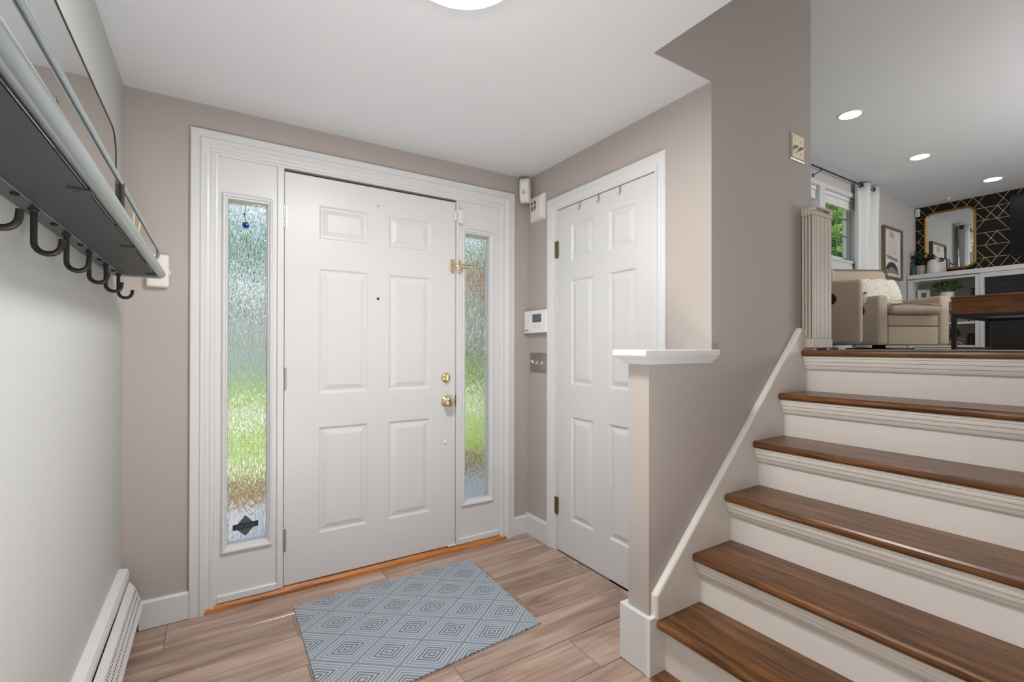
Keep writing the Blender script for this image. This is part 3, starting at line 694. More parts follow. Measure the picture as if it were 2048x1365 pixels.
ring = [(-.164, SY0, ZSH + .008)] + [(-.164, SY0 + (SY1 - SY0 - .03) * t / 12, ZSH + .008) for t in range(1, 13)] + [(-.164 - .03 * (1 - math.cos(R(a))), SY1 - .03 + .03 * math.sin(R(a)), ZSH + .008) for a in (22, 45, 67, 90)] + [(-.27, SY1, ZSH + .008), (-.30, SY1, ZSH + .008)]
MB().tube(ring, .0135, 14).build('front_tube', TUBEM, mr, smooth=True)
RZ = ZSH + .082; RY1 = 2.10
rail = [(-.166, SY0, RZ)] + [(-.166, SY0 + (RY1 - .03 - SY0) * t / 10, RZ) for t in range(1, 11)] + [(-.166, RY1 - .008, RZ - .006), (-.168, RY1, RZ - .02), (-.176, RY1 + .004, RZ - .034), (-.21, RY1 + .006, RZ - .040), (-.30, RY1 + .006, RZ - .042)]
MB().tube(rail, .0055, 10).build('guard_rail', TUBEM, mr, smooth=True)
for y in (.55, 1.285):
    MB().tube([(-.166, y, ZSH + .012), (-.166, y, RZ)], .0065, 10).build('rail_post', BLACKM, mr, smooth=True)
for y in (.62, 1.06, 1.585, 2.12):
    m = MB().box(-.205, SX1 + .006, y - .012, y + .012, ZSH - .004, ZSH + .001, .0008); m.lathe([(.005, 0), (.005, -.002)], (-.195, y, ZSH - .003), (0, 0, 1), 10); m.build('shelf_tab', SHELFM, mr)
for k in range(-4, 5):
    y = 1.245 + .237 * k
    if y < .27: continue
    pts = [(-.289, y, ZSH - .001), (-.289, y, ZSH - .055)] + [(-.289 + .0195 * (1 - math.cos(R(a))), y, ZSH - .066 - .0195 * math.sin(R(a))) for a in range(0, 181, 22)] + [(-.249, y, ZSH - .055)]
    h = MB().tube(pts, .0054, 12); h.lathe([(.009, 0), (.009, -.003), (.006, -.006)], (-.289, y, ZSH - .001), (0, 0, 1), 14)
    h.build('coat_hook', BLACKM, mr, smooth=True)
    MB().lathe([(.0065, 0), (.0065, -.003), (.001, -.005)], (-.287, y - .11, ZSH - .002), (0, 0, 1), 12).build('screw', BLACKM, mr, smooth=True)
MB().box(SX1 - .005, SX1 + .005, SY0, SY1 - .03, ZSH + .004, ZSH + .012).build('gap_shade_strip', DARKGAP, mr)  # added black strip stands for the shade between shelf and tube
rd = thing('reed_diffuser', 'small reed diffuser with pale sticks standing on the shelf', 'diffuser', (-.225, 2.00, ZSH + .004))
MB().lathe([(.022, 0), (.024, .004), (.024, .04), (.012, .05), (.011, .06)], (-.225, 2.00, ZSH + .004), (0, 0, 1), 16).build('bottle', plain('amber_glass', srgb(150, 110, 70), .15), rd, smooth=True)
for dx, dy in ((.018, .016), (-.004, .03), (.004, -.03), (-.02, 0)):
    MB().tube([(-.225, 2.00, ZSH + .02), (-.225 + dx, 2.00 + dy, ZSH + .178)], .0028, 6).build('reed', REEDW, rd)

# ------------------------------------------------------------------ living-room twin window, shade, curtain
wn = struct(bpy.data.objects.new('window_3', None), 'wide living-room window with grilles, folded shades and white mullions behind recliners', 'window'); COL.objects.link(wn); wn.location = (5.4, YF, WZ0)
for x in (4.365, 5.355, 6.345): MB().box(x, x + .14, YF - .015, YF + .17, WZ0, WZ1).build('mullion', WHITE, wn)
mpL = lambda u, v, h: (u, YF - h, v)
MB().loops(mpL, [((WX0 - .07, WX1 + .03, WZ0 - .01, WZ1 + .055), 0), ((WX0 - .07, WX1 + .03, WZ0 - .01, WZ1 + .055), .018), ((WX0 - .055, WX1 + .02, WZ0 - .01, WZ1 + .04), .022), ((WX0 - .01, WX1 - .0, WZ0 - .01, WZ1 + .0), .014), ((WX0, WX1, WZ0 - .01, WZ1), .012), ((WX0, WX1, WZ0 - .01, WZ1), -.17)], open_bottom=True).build('casing', WHITE, wn)
MB().box(WX0 - .08, WX1 + .04, YF - .035, YF + .17, WZ0 - .03, WZ0, .004).build('sill', WHITE, wn)
m = MB().box(WX0 - .06, WX1 + .03, YF - .016, YF, ZF, WZ0 - .03)
for x in [WX0 + .2 * i for i in range(1, 21)]: m.box(x - .085, x + .085, YF - .022, YF - .016, ZF + .12, WZ0 - .07, .003)
m.build('apron_panel', WHITE, wn)
for x0, x1 in ((WX0, 4.365), (4.505, 5.355), (5.495, 6.345), (6.485, WX1)):
    mpS = lambda u, v, h: (u, YF + .145 - h, v)
    MB().loops(mpS, [((x0, x1, WZ0, WZ1), 0), ((x0, x1, WZ0, WZ1), .045), ((x0 + .05, x1 - .05, WZ0 + .045, WZ1 - .05), .045), ((x0 + .055, x1 - .055, WZ0 + .05, WZ1 - .055), .035), ((x0 + .085, x1 - .085, WZ0 + .08, WZ1 - .08), .03), ((x0 + .085, x1 - .085, WZ0 + .08, WZ1 - .08), -.01)]).build('sash', WHITE, wn)
    pn = MB().box(x0 + .08, x1 - .08, YF + .128, YF + .132, WZ0 + .075, WZ1 - .075).build('pane', GLASS, wn)
    m = MB(); a, b2, c, d = x0 + .085, x1 - .085, WZ0 + .08, WZ1 - .08
    for i in range(1, 3): m.box(a + (b2 - a) * i / 3 - .006, a + (b2 - a) * i / 3 + .006, YF + .118, YF + .126, c, d)
    for i in range(1, 3): z = c + (d - c) * i / 3 + .06; m.box(a, b2, YF + .118, YF + .126, z - .006, z + .006)
    m.build('grille', plain('grille_grey', srgb(120, 132, 128), .5), wn)
    m = MB().box(x0 + .012, x1 - .012, YF + .02, YF + .07, WZ1 - .05, WZ1 - .004, .003)
    for i in range(5): z = WZ1 - .06 - .02 * i; m.box(x0 + .016, x1 - .016, YF + .026 + .004 * (i % 2), YF + .060, z - .017, z + .004, .004)
    m.build('folded_shade', CURT, wn)
cu = thing('curtain', 'white grommet curtain panel right of the living-room window', 'curtain', (7.47, 2.80, 1.19))
def curtain(x0, x1, yc, z0, z1, amp, waves, mat, parent):
    m = MB(); n = 72; nz = 14; g = []
    for j in range(nz + 1):
        t = j / nz; z = z0 + (z1 - z0) * t; row = []
        for i in range(n + 1):
            s = i / n; ph = s * waves * 2 * math.pi
            a = amp * (1.0 + .15 * math.sin(3 * t + s * 5))
            y = yc + a * math.tanh(1.6 * math.sin(ph)) / math.tanh(1.6) + .006 * math.sin(7 * t + 9 * s)
            x = x0 + (x1 - x0) * s + .006 * math.sin(5 * t + 2)
            row.append(m.bm.verts.new((x, y, z)))
        g.append(row)
    for j in range(nz):
        for i in range(n): m.bm.faces.new((g[j][i], g[j][i + 1], g[j + 1][i + 1], g[j + 1][i]))
    o = m.build('panel', mat, parent, smooth=True, recalc=False)
    so = o.modifiers.new('thick', 'SOLIDIFY'); so.thickness = .004
    return o
curtain(7.19, 7.66, 2.80, 1.19, 3.385, .055, 1.75, CURT, cu)
rodz = 3.345
cr_ = thing('curtain_rod', 'thin dark curtain rod with bracket above the twin window', 'curtain rod', (6.4, 2.80, rodz))
MB().tube([(3.1, 2.80, rodz), (7.62, 2.80, rodz)], .010, 10).build('rod', STEELG, cr_, smooth=True)
for x in (6.20,):
    m = MB().lathe([(.022, 0), (.022, -.006), (.001, -.007)], (x, YF, rodz - .05), (0, 1, 0), 14)
    m.tube([(x, YF - .005, rodz - .05), (x, 2.82, rodz - .022), (x, 2.80, rodz - .014)], .006, 8); m.tube([(x, 2.80 + .014 * math.sin(R(a)), rodz - .014 * math.cos(R(a))) for a in range(-120, 121, 30)], .004, 6)
    m.build('bracket', STEELG, cr_, smooth=True)
for x in (7.24, 7.43, 7.61):
    MB().tube([(x, 2.80 + .028 * math.cos(R(a)), rodz + .028 * math.sin(R(a))) for a in range(0, 360, 30)], .010, 8, True).build('grommet', BLACKM, cu, smooth=True)

# ------------------------------------------------------------------ framed art
ar = thing('framed_art', 'tall oak framed abstract print on the living-room window wall', 'picture', (8.49, YF, 2.20))
AX0, AX1, AZ0, AZ1 = 8.17, 8.83, 2.205, 2.96
MB().loops(mpL, [((AX0, AX1, AZ0, AZ1), .002), ((AX0, AX1, AZ0, AZ1), .045), ((AX0 + .03, AX1 - .03, AZ0 + .03, AZ1 - .03), .045), ((AX0 + .03, AX1 - .03, AZ0 + .03, AZ1 - .03), .018)]).build('frame', OAKF, ar)
MB().box(AX0 + .025, AX1 - .025, YF - .020, YF - .012, AZ0 + .025, AZ1 - .025).build('print', PAPER, ar)
def flat(poly, mat, k): return MB().prism(poly, 'Y', YF - .0202 - .0004 * k, YF - .0198).build('print_shape', mat, ar)
cx = (AX0 + AX1) / 2
ell = lambda x, z, rx, rz, a0=0, a1=360, n=24: [(x + rx * math.cos(R(a0 + (a1 - a0) * i / n)), z + rz * math.sin(R(a0 + (a1 - a0) * i / n))) for i in range(n if a1 - a0 == 360 else n + 1)]
flat(ell(cx - .02, 2.855, .10, .055), INKP, 1)
flat([(cx - .17, 2.78), (cx + .17, 2.79), (cx + .16, 2.60), (cx + .10, 2.55), (cx - .13, 2.54), (cx - .18, 2.62)], INKB, 1)
flat([(cx - .21, 2.535), (cx - .19, 2.55), (cx + .19, 2.515), (cx + .20, 2.48), (cx + .10, 2.475), (cx - .17, 2.505)], INKG, 1)
flat(ell(cx - .01, 2.285, .235, .17, 0, 180), INKD, 1)
flat(ell(cx - .01, 2.285, .15, .095, 0, 180), INKG, 2)
flat([(cx - .22, 2.286), (cx + .2, 2.286), (cx + .2, 2.34), (cx - .22, 2.34)], INKG, 3)

# ------------------------------------------------------------------ bookcase, mantel, fireplace
BX = 9.11; BZ = 2.229
bc = thing('bookcase', 'white built-in bookcase with open shelves below the gold mirror', 'bookcase', (9.28, 2.47, ZF))
MB().box(BX, XF - .004, 2.840, 2.878, ZF, BZ).build('side_panel', WHITE, bc)
MB().box(BX, XF - .004, 2.085, 2.118, ZF, BZ).build('side_panel', WHITE, bc)
MB().box(XF - .014, XF - .005, 2.118, 2.84, ZF, BZ).build('back_panel', GREYWALL, bc)
MB().box(BX - .012, BX, 2.824, 2.890, ZF, BZ, .002).box(BX - .012, BX, 2.073, 2.122, ZF, BZ, .002).box(BX - .0115, BX - .0005, 2.122, 2.824, 2.197, BZ).build('face_frame', WHITE, bc)
for z in (1.205, 1.545, 1.866): MB().box(BX - .002, XF - .016, 2.12, 2.838, z - .012, z + .018).build('shelf', WHITE, bc)
MB().box(BX + .01, BX + .02, 2.12, 2.838, ZF, 1.19).build('toe_board', WHITE, bc)
mn = thing('mantel_shelf', 'long thick white mantel over bookcase and fireplace', 'mantel', (9.26, 1.5, BZ))
MB().box(BX - .035, XF - .004, .3, 2.888, BZ + .012, BZ + .076, .004).build('top_board', WHITE, mn)
MB().box(BX - .012, XF - .006, .3, 2.072, BZ - .055, BZ + .011).build('frieze', WHITE, mn)
MB().box(BX - .02, BX + .2, 2.034, 2.071, ZF, BZ - .056, .002).build('pilaster', WHITE, mn)
fp = thing('fireplace', 'black tiled fireplace surround right of the bookcase', 'fireplace', (9.2, 1.2, ZF))
MB().box(9.16, XF - .006, .3, 2.032, ZF, BZ - .058).build('grout_bed', GROUTD, fp)
tl = {}
for r in range(14):
    z0 = ZF + .072 * r; z1 = min(z0 + .068, BZ - .060)
    if z1 - z0 < .02: continue
    y = 2.030 + (.15 if r % 2 else 0)
    while y > .32:
        a, b2 = max(y - .297, .30), min(y, 2.030)
        if b2 - a > .03:
            key = (round(b2 - a, 3), round(z1 - z0, 3))
            if key not in tl:
                m = MB().box(-.012, 0, 0, b2 - a - .002, 0, z1 - z0, .0015)
                bmesh.ops.recalc_face_normals(m.bm, faces=m.bm.faces); me = bpy.data.meshes.new('tile'); m.bm.to_mesh(me); m.bm.free(); me.materials.append(BLACKT); tl[key] = me
            o = bpy.data.objects.new('tile', tl[key]); COL.objects.link(o); o.parent = fp; o.location = Vector((9.159, a, z0)) - wloc(fp)
        y -= .3
tv = thing('television', 'black flat television on the gold lined wall', 'television', (XF - .05, 1.1, 2.46))
MB().box(XF - .070, XF - .030, .30, 1.835, 2.462, 3.318, .004).build('bezel', BLACKM, tv)
MB().box(XF - .0715, XF - .068, .31, 1.826, 2.474, 3.309).build('screen', TVB, tv)
MB().box(XF - .030, XF - .002, .8, 1.3, 2.7, 3.1).build('wall_mount', BLACKM, tv)
gm = thing('wall_mirror', 'square gilt framed mirror with rounded corners above the bookcase', 'mirror', (XF - .03, 2.48, 2.36))
mpX = lambda y, z: (y, z)
GY0, GY1, GZ0, GZ1 = 2.185, 2.785, 2.375, 3.29
out = rrect(GY0, GY1, GZ0, GZ1, .12, 8); inn = rrect(GY0 + .03, GY1 - .03, GZ0 + .03, GZ1 - .03, .09, 8)
m = MB(); n = len(out)
for (A, ha, B, hb) in ((out, .004, out, .03), (out, .03, [((a[0] + b[0]) / 2, (a[1] + b[1]) / 2) for a, b in zip(out, inn)], .045), ([((a[0] + b[0]) / 2, (a[1] + b[1]) / 2) for a, b in zip(out, inn)], .045, inn, .03), (inn, .03, inn, .012)):
    for k in range(n):
        q = (k + 1) % n
        m.face([(XF - ha, *A[k]), (XF - ha, *A[q]), (XF - hb, *B[q]), (XF - hb, *B[k])])
m.build('frame', GOLDF, gm, smooth=True)
MB().prism(rrect(GY0 + .02, GY1 - .02, GZ0 + .02, GZ1 - .02, .1, 8), 'X', XF - .020, XF - .010).build('mirror_glass', MIRROR, gm)
ms = thing('corner_sensor', 'small white sensor in the upper corner of the black wall', 'sensor', (XF - .05, 2.86, 3.26))
MB().box(XF - .052, XF - .008, 2.835, 2.892, 3.262, 3.386, .010, 3).build('housing', PLASTIC, ms, smooth=True)
MB().box(XF - .0535, XF - .05, 2.85, 2.877, 3.285, 3.325, .001).build('lens', IVORY, ms)

# ------------------------------------------------------------------ plants and shelf things
def leaf_quads(bm, p, d, n, L, Wd):
    d = d.normalized(); s = d.cross(n)
    if s.length < 1e-4: s = d.cross(Vector((1, 0, 0)))
    s = s.normalized(); nn = s.cross(d).normalized()
    a = bm.verts.new(p); m1 = bm.verts.new(p + d * L * .45 + s * Wd + nn * L * .06); m2 = bm.verts.new(p + d * L * .45 - s * Wd + nn * L * .06); t = bm.verts.new(p + d * L - nn * L * .05); c = bm.verts.new(p + d * L * .5)
    bm.faces.new((a, c, m1)); bm.faces.new((a, m2, c)); bm.faces.new((m1, c, t)); bm.faces.new((c, m2, t))
def foliage(c, rx, ry, rz, n, L, Wd, rng, up=.4, mass=1):
    m = MB()
    for i in range(n):
        while True:
            v = Vector((rng.uniform(-1, 1), rng.uniform(-1, 1), rng.uniform(-1, 1)))
            if v.length < 1: break
        p = Vector((c[0] + v.x * rx, c[1] + v.y * ry, c[2] + v.z * rz))
        d = Vector((v.x + rng.uniform(-.6, .6), v.y + rng.uniform(-.6, .6), v.z + up * rng.random() + rng.uniform(-.5, .5)))
        leaf_quads(m.bm, p, d, Vector((rng.uniform(-1, 1), rng.uniform(-1, 1), rng.uniform(.2, 1))), L * rng.uniform(.7, 1.3), Wd * rng.uniform(.8, 1.2))
    return m
r1 = random.Random(11)
MT = BZ + .0765
eu = thing('potted_eucalyptus', 'dark eucalyptus in a greige ceramic pot on the mantel corner', 'plant', (9.27, 2.775, MT))
MB().lathe([(.060, 0), (.066, .004), (.070, .08), (.070, .150), (.064, .152), (.060, .140), (.001, .135)], (9.27, 2.775, MT), (0, 0, 1), 28).build('pot', CERAM, eu, smooth=True)
m = MB(); tips = []
for i in range(13):
    a = r1.uniform(0, 6.28); rr = r1.uniform(.08, .2); p0 = Vector((9.27, 2.775, MT + .13)); p2 = Vector((9.25 + .6 * rr * math.cos(a), 2.765 + rr * math.sin(a) * .9, MT + .18 + r1.uniform(.02, .19))); pm = (p0 + p2) / 2 + Vector((0, 0, .04))
    m.tube([p0, pm, p2], .0025, 5); tips.append((p0, pm, p2))
for p2 in (Vector((9.2, 2.50, MT + .17)), Vector((9.2, 2.56, MT + .24)), Vector((9.22, 2.62, MT + .27))):
    p0 = Vector((9.27, 2.775, MT + .13)); pm = (p0 + p2) / 2 + Vector((0, 0, .06)); m.tube([p0, pm, p2], .0025, 5); tips.append((p0, pm, p2))
m.build('stems', LEAFX, eu)
lf = MB()
for p0, pm, p2 in tips:
    for k in range(17):
        t = .25 + .75 * k / 16; p = (p0 * (1 - t) ** 2 + pm * 2 * t * (1 - t) + p2 * t * t)
        d = Vector((r1.uniform(-1, 1), r1.uniform(-1, 1), r1.uniform(-.5, .8)))
        leaf_quads(lf.bm, p, d, Vector((r1.uniform(-1, 1), r1.uniform(-1, 1), 1)), .052, .021)
tag(lf.build('foliage', LEAFD, eu, recalc=False))
va = thing('glass_vase', 'slim teal glass vase in the mantel corner behind eucalyptus', 'vase', (9.22, 2.862, MT))
MB().lathe([(.020, 0), (.024, .01), (.024, .10), (.016, .14), (.014, .19), (.018, .20), (.012, .195), (.001, .19)], (9.22, 2.852, MT), (0, 0, 1), 20).build('body', TEALG, va, smooth=True)
MB().lathe([(.0185, .199), (.0185, .204), (.013, .204), (.013, .199)], (9.22, 2.852, MT), (0, 0, 1), 16).build('rim', TEALG, va, smooth=True)
pt = thing('planter', 'white tapered ceramic planter on the mantel before the mirror', 'planter', (9.26, 2.612, MT))
MB().lathe([(.086, 0), (.090, .006), (.078, .18), (.074, .215), (.068, .213), (.070, .18), (.001, .17)], (9.25, 2.612, MT), (0, 0, 1), 32).build('pot', CERW, pt, smooth=True)
MB().lathe([(.069, .170), (.069, .178), (.001, .182)], (9.25, 2.612, MT), (0, 0, 1), 24).build('soil', MULCH, pt)
pf0 = thing('photo_frame', 'thin black frame leaning on the mantel behind white planter', 'picture', (9.38, 2.53, MT))
for (y0, y1, z0, z1) in ((2.50, 2.505, 0, .22), (2.60, 2.605, 0, .22), (2.505, 2.60, .215, .22), (2.505, 2.60, 0, .005)):
    pass
MB().loops(lambda u, v, h: (9.385 - h, u, v), [((2.495, 2.66, MT, MT + .235), 0), ((2.495, 2.66, MT, MT + .235), .012), ((2.502, 2.653, MT + .007, MT + .228), .012), ((2.502, 2.653, MT + .007, MT + .228), .004)]).build('frame', BLACKM, pf0)
MB().box(9.381, 9.384, 2.502, 2.653, MT + .007, MT + .228).build('print', PAPER, pf0)
Z1, Z2, Z3 = 1.884, 1.563, 1.223
def photo(y0, y1, z0, h, x, label, fm, pm):
    t = thing('photo_frame', label, 'picture', (x, (y0 + y1) / 2, z0))
    MB().loops(lambda u, v, hh: (x - hh, u, v), [((y0, y1, z0, z0 + h), 0), ((y0, y1, z0, z0 + h), .015), ((y0 + .02, y1 - .02, z0 + .02, z0 + h - .02), .015), ((y0 + .02, y1 - .02, z0 + .02, z0 + h - .02), .006)], fill=True).build('frame', fm, t)
    a, b2, c, d = y0 + .045, y1 - .045, z0 + .05, z0 + h - .05
    MB().box(x - .0085, x - .0062, a, b2, c, d).build('print', pm, t)
    return t
photo(2.665, 2.815, Z1, .20, 9.27, 'grey framed photo on the top bookcase shelf', CERW, SCREEN)
photo(2.150, 2.235, Z3, .17, 9.22, 'black framed picture on the bottom bookcase shelf', BLACKM, INKG)
gp = thing('potted_plant', 'leafy green plant in white pot on the top bookcase shelf', 'plant', (9.22, 2.455, Z1))
MB().lathe([(.060, 0), (.072, .01), (.080, .06), (.078, .13), (.070, .128), (.001, .118)], (9.22, 2.455, Z1), (0, 0, 1), 28).build('pot', CERW, gp, smooth=True)
foliage((9.22, 2.455, Z1 + .21), .10, .165, .085, 420, .042, .012, r1).build('foliage', LEAFG, gp, recalc=False)
ln = thing('lantern', 'small dark blue lantern on the top bookcase shelf', 'lantern', (9.24, 2.168, Z1))
m = MB().box(9.215, 9.265, 2.145, 2.195, Z1, Z1 + .012, .002).box(9.215, 9.265, 2.145, 2.195, Z1 + .15, Z1 + .165, .002)
for dx in (9.217, 9.263):
    for dy in (2.147, 2.170, 2.193): m.box(dx - .003, dx + .003, dy - .003, dy + .003, Z1 + .01, Z1 + .152)
m.build('cage', BLACKM, ln)
MB().lathe([(.018, .013), (.018, .12), (.001, .122)], (9.24, 2.17, Z1), (0, 0, 1), 16).build('glass', plain('blue_lantern_glass', srgb(60, 96, 120), .2), ln, smooth=True)
bw = thing('decor_bowl', 'dark arched ornament on the middle bookcase shelf', 'ornament', (9.24, 2.47, Z2))
MB().tube([(9.24, 2.47 + .085 * math.cos(R(a)), Z2 + .012 + .17 * math.sin(R(a))) for a in range(0, 181, 15)], .012, 8).build('arch', BLACKM, bw, smooth=True)
MB().box(9.21, 9.27, 2.37, 2.57, Z2, Z2 + .012, .003).build('base', WALNUT, bw)
ty = thing('toy_block', 'small yellow box on the middle bookcase shelf', 'box', (9.24, 2.175, Z2))
MB().box(9.215, 9.265, 2.150, 2.205, Z2, Z2 + .036, .003).build('body', YELLOW, ty)
MB().box(9.214, 9.266, 2.206, 2.222, Z2, Z2 + .05, .002).build('end_flap', plain('purple_card', srgb(70, 54, 96), .6), ty)
for i, (y0, y1, h, mt, lb) in enumerate(((2.27, 2.50, .026, BOOKB, 'brown book, lowest of the stack on the bottom shelf'), (2.29, 2.47, .022, BOOKC, 'tan book, second from the bottom of the stack'), (2.32, 2.48, .022, BOOKT, 'teal book, third in the stack on the bottom shelf'), (2.27, 2.49, .026, BOOKB, 'brown book, topmost of the stack under the terrarium'))):
    z = Z3 + sum((.026, .022, .022, .026)[:i])
    bk = thing('book', lb, 'book', (9.24, (y0 + y1) / 2, z), 0, 'books stacked on the bottom shelf')
    MB().box(9.165, 9.305, y0, y1, z, z + .003).box(9.165, 9.305, y0, y1, z + h - .003, z + h - .0003).box(9.165, 9.169, y0, y1, z + .003, z + h - .003).build('cover', mt, bk)
    MB().box(9.170, 9.302, y0 + .004, y1 - .004, z + .0031, z + h - .0031).build('pages', PAPER, bk)
tz = Z3 + .0962
te = thing('terrarium', 'geometric black wire terrarium with plant on the book stack', 'terrarium', (9.24, 2.40, tz))
hexp = [(.055, .0), (.10, .07), (.06, .15)]
m = MB(); P = [[Vector((9.24 + r * math.cos(R(60 * k + 15)), 2.40 + r * math.sin(R(60 * k + 15)), tz + .003 + z)) for k in range(6)] for r, z in hexp]
for lv in P:
    for k in range(6): m.tube([lv[k], lv[(k + 1) % 6]], .003, 5)
for a, b2 in zip(P, P[1:]):
    for k in range(6): m.tube([a[k], b2[k]], .003, 5)
m.build('wire_frame', BLACKM, te)
foliage((9.24, 2.40, tz + .07), .06, .075, .05, 160, .035, .011, r1).build('foliage', LEAFX, te, recalc=False)

# ------------------------------------------------------------------ armchairs (local axes: x along the front, y to the back, z up)
def rbox(m, x0, x1, y0, y1, z0, z1, r=.03, M=None): return m.box(x0, x1, y0, y1, z0, z1, r, 3, M)
def recliner(name, label, loc, rz, wd):
    t = thing(name, label, 'armchair', loc, rz, 'beige recliners in the living room')
    D = .86
    rbox(MB(), 0, .115, 0, D, .045, .548).build('arm', LINEN, t, True, True)
    rbox(MB(), wd - .115, wd, 0, D, .045, .548).build('arm', LINEN, t, True, True)
    rbox(MB(), .118, wd - .118, .008, .6, .048, .232, .014).build('front_panel', LINEN, t, True, True)
    rbox(MB(), .118, wd - .118, .006, .6, .236, .352, .018).build('front_panel', LINEN, t, True, True)
    m = MB(); rbox(m, .118, wd - .118, -.035, .62, .352, .452, .045)
    for v in m.bm.verts:
        if v.co.y < .1 and v.co.z > .4: v.co.z += .02 * (1 - abs((v.co.x - wd / 2) / (wd / 2)) ** 2)
    m.build('seat_cushion', LINEN, t, True, True)
    MB().tube([(.12, -.02, .450), (.25, -.038, .462), (wd / 2, -.040, .458), (wd - .25, -.038, .452), (wd - .12, -.02, .440)], .007, 8).build('piping', PIPING, t, True, True)
    Mb = Matrix.Translation((wd / 2, .62, .40)) @ Matrix.Rotation(R(-14), 4, 'X')
    m = MB(); rbox(m, -wd / 2 + .04, wd / 2 - .04, -.02, .16, .16, .545, .05, Mb); rbox(m, -wd / 2 + .12, wd / 2 - .12, -.02, .14, .02, .2, .03, Mb); m.build('backrest', LINEN, t, True, True)
    pr = [Mb @ Vector(q) for q in ((-wd / 2 + .045, -.020, .19), (-wd / 2 + .042, -.022, .50), (-wd / 2 + .07, -.012, .538), (wd / 2 - .07, -.012, .538), (wd / 2 - .042, -.022, .50), (wd / 2 - .045, -.020, .19))]
    MB().tube(pr, .007, 8).build('back_piping', PIPING, t, True, True)
    MB().box(.12, wd - .12, .6, .84, .05, .44).build('back_frame', LINEN, t, True)
    MB().lathe([(.30, 0), (.30, .015), (.06, .02), (.06, .046), (.28, .047), (.28, .050)], (wd / 2, .44, .0), (0, 0, 1), 36).build('swivel_base', BLACKM, t, True, True)
    b = MB().lathe([(.048, 0), (.048, .004), (.040, .007), (.034, .004), (.001, .004)], (.001, .215, .40), (-1, 0, 0), 24).build('release_handle', BLACKM, t, True, True)
    return t
rec1 = recliner('recliner', 'beige recliner facing the stairs with cream knit cushion, right of the pair', (5.64, 2.03, ZF), R(-30), .76)
rec2 = recliner('recliner', 'beige recliner partly hidden behind the folded gate', (4.23, 1.62, ZF), R(25), .90)
# knit cushion, resting on the seat of the right recliner
def chair_pt(t, x, y, z): return t.matrix_basis @ Vector((x, y, z))
cpos = Vector((5.64, 2.03, ZF)) + Matrix.Rotation(R(-30), 3, 'Z') @ Vector((.37, .40, .455))
ku = thing('knit_cushion', 'cream chunky knit cushion leaning in the right recliner', 'cushion', cpos, R(-30))
m = MB(); nu, nv = 96, 80; g = []
Mk = Matrix.Rotation(R(-24), 4, 'X')
for sd in (-1, 1):
    gr = []
    for j in range(nv + 1):
        row = []
        for i in range(nu + 1):
            u = -1 + 2 * i / nu; v = -1 + 2 * j / nv
            th = .075 * max(0, (1 - u ** 4) * (1 - v ** 4)) ** .5
            rid = .018 * abs(math.sin(v * 15 + .3 * math.sin(u * 23))) + .003 * math.sin(u * 40 + 2.5 * math.floor(v * 15 / math.pi))
            k = 1 - .05 * (abs(u * v)) 
            row.append(m.bm.verts.new(Mk @ Vector((u * .24 * k, sd * (th + (rid if th > .01 else 0)) - .02, .17 + v * .16 * k + .008 * math.sin(u * 9)))))
        gr.append(row)
    for j in range(nv):
        for i in range(nu): m.bm.faces.new((gr[j][i], gr[j][i + 1], gr[j + 1][i + 1], gr[j + 1][i]))
m.build('knit_cover', KNIT, ku, True, True, recalc=False)
m = MB()
for k in range(26):
    x = -.235 + .47 * k / 25; p = Mk @ Vector((x, -.02, .325)); m.tube([p, p + Vector((.004 * math.sin(k * 3), -.006, .018 + .006 * math.sin(k * 7)))], .004, 5)
m.build('fringe', KNIT, ku, True)
# coffee table
ct = thing('coffee_table', 'walnut coffee table on a black metal frame', 'table', (5.75, .88, ZF))
TX0, TX1, TY0, TY1 = 5.24, 6.22, .25, 1.375; TZ = ZF + .445
MB().box(TX0, TX1, TY0, TY1, TZ - .018, TZ, .004).build('tabletop', WALNUT, ct)
MB().box(TX0 + .004, TX1 - .004, TY0 + .004, TY1 - .004, TZ - .150, TZ - .019, .003).build('drawer_box', WALNUT, ct)
for x in (TX0 + .004, TX1 - .034):
    for y in (TY0 + .004, TY1 - .034): MB().box(x, x + .03, y, y + .03, ZF, TZ - .152).build('leg', BLACKM, ct)
m = MB()
for x in (TX0 + .006, TX1 - .032): m.box(x, x + .026, TY0 + .035, TY1 - .035, TZ - .178, TZ - .1525)
m.box(TX0 + .035, TX1 - .035, TY0 + .006, TY0 + .032, TZ - .178, TZ - .1525).box(TX0 + .035, TX1 - .035, TY1 - .032, TY1 - .006, TZ - .178, TZ - .1525)
m.build('top_rail', BLACKM, ct)
for y in (TY0 + .008, TY1 - .030): MB().box(TX0 + .035, TX1 - .035, y, y + .022, ZF + .004, ZF + .022).build('foot_rail', BLACKM, ct)
tag(MB().box(4.1, 8.4, .0, 2.55, ZF - .0115, ZF - .003, .003).build('rug', RUGM), 'pale grey rug under the recliners and coffee table', 'rug')
tag(MB().box(5.05, 8.9, 2.60, 2.62, ZF, ZF + .001).build('floor_edge', WHITE), None, None, None, 'structure') if False else None

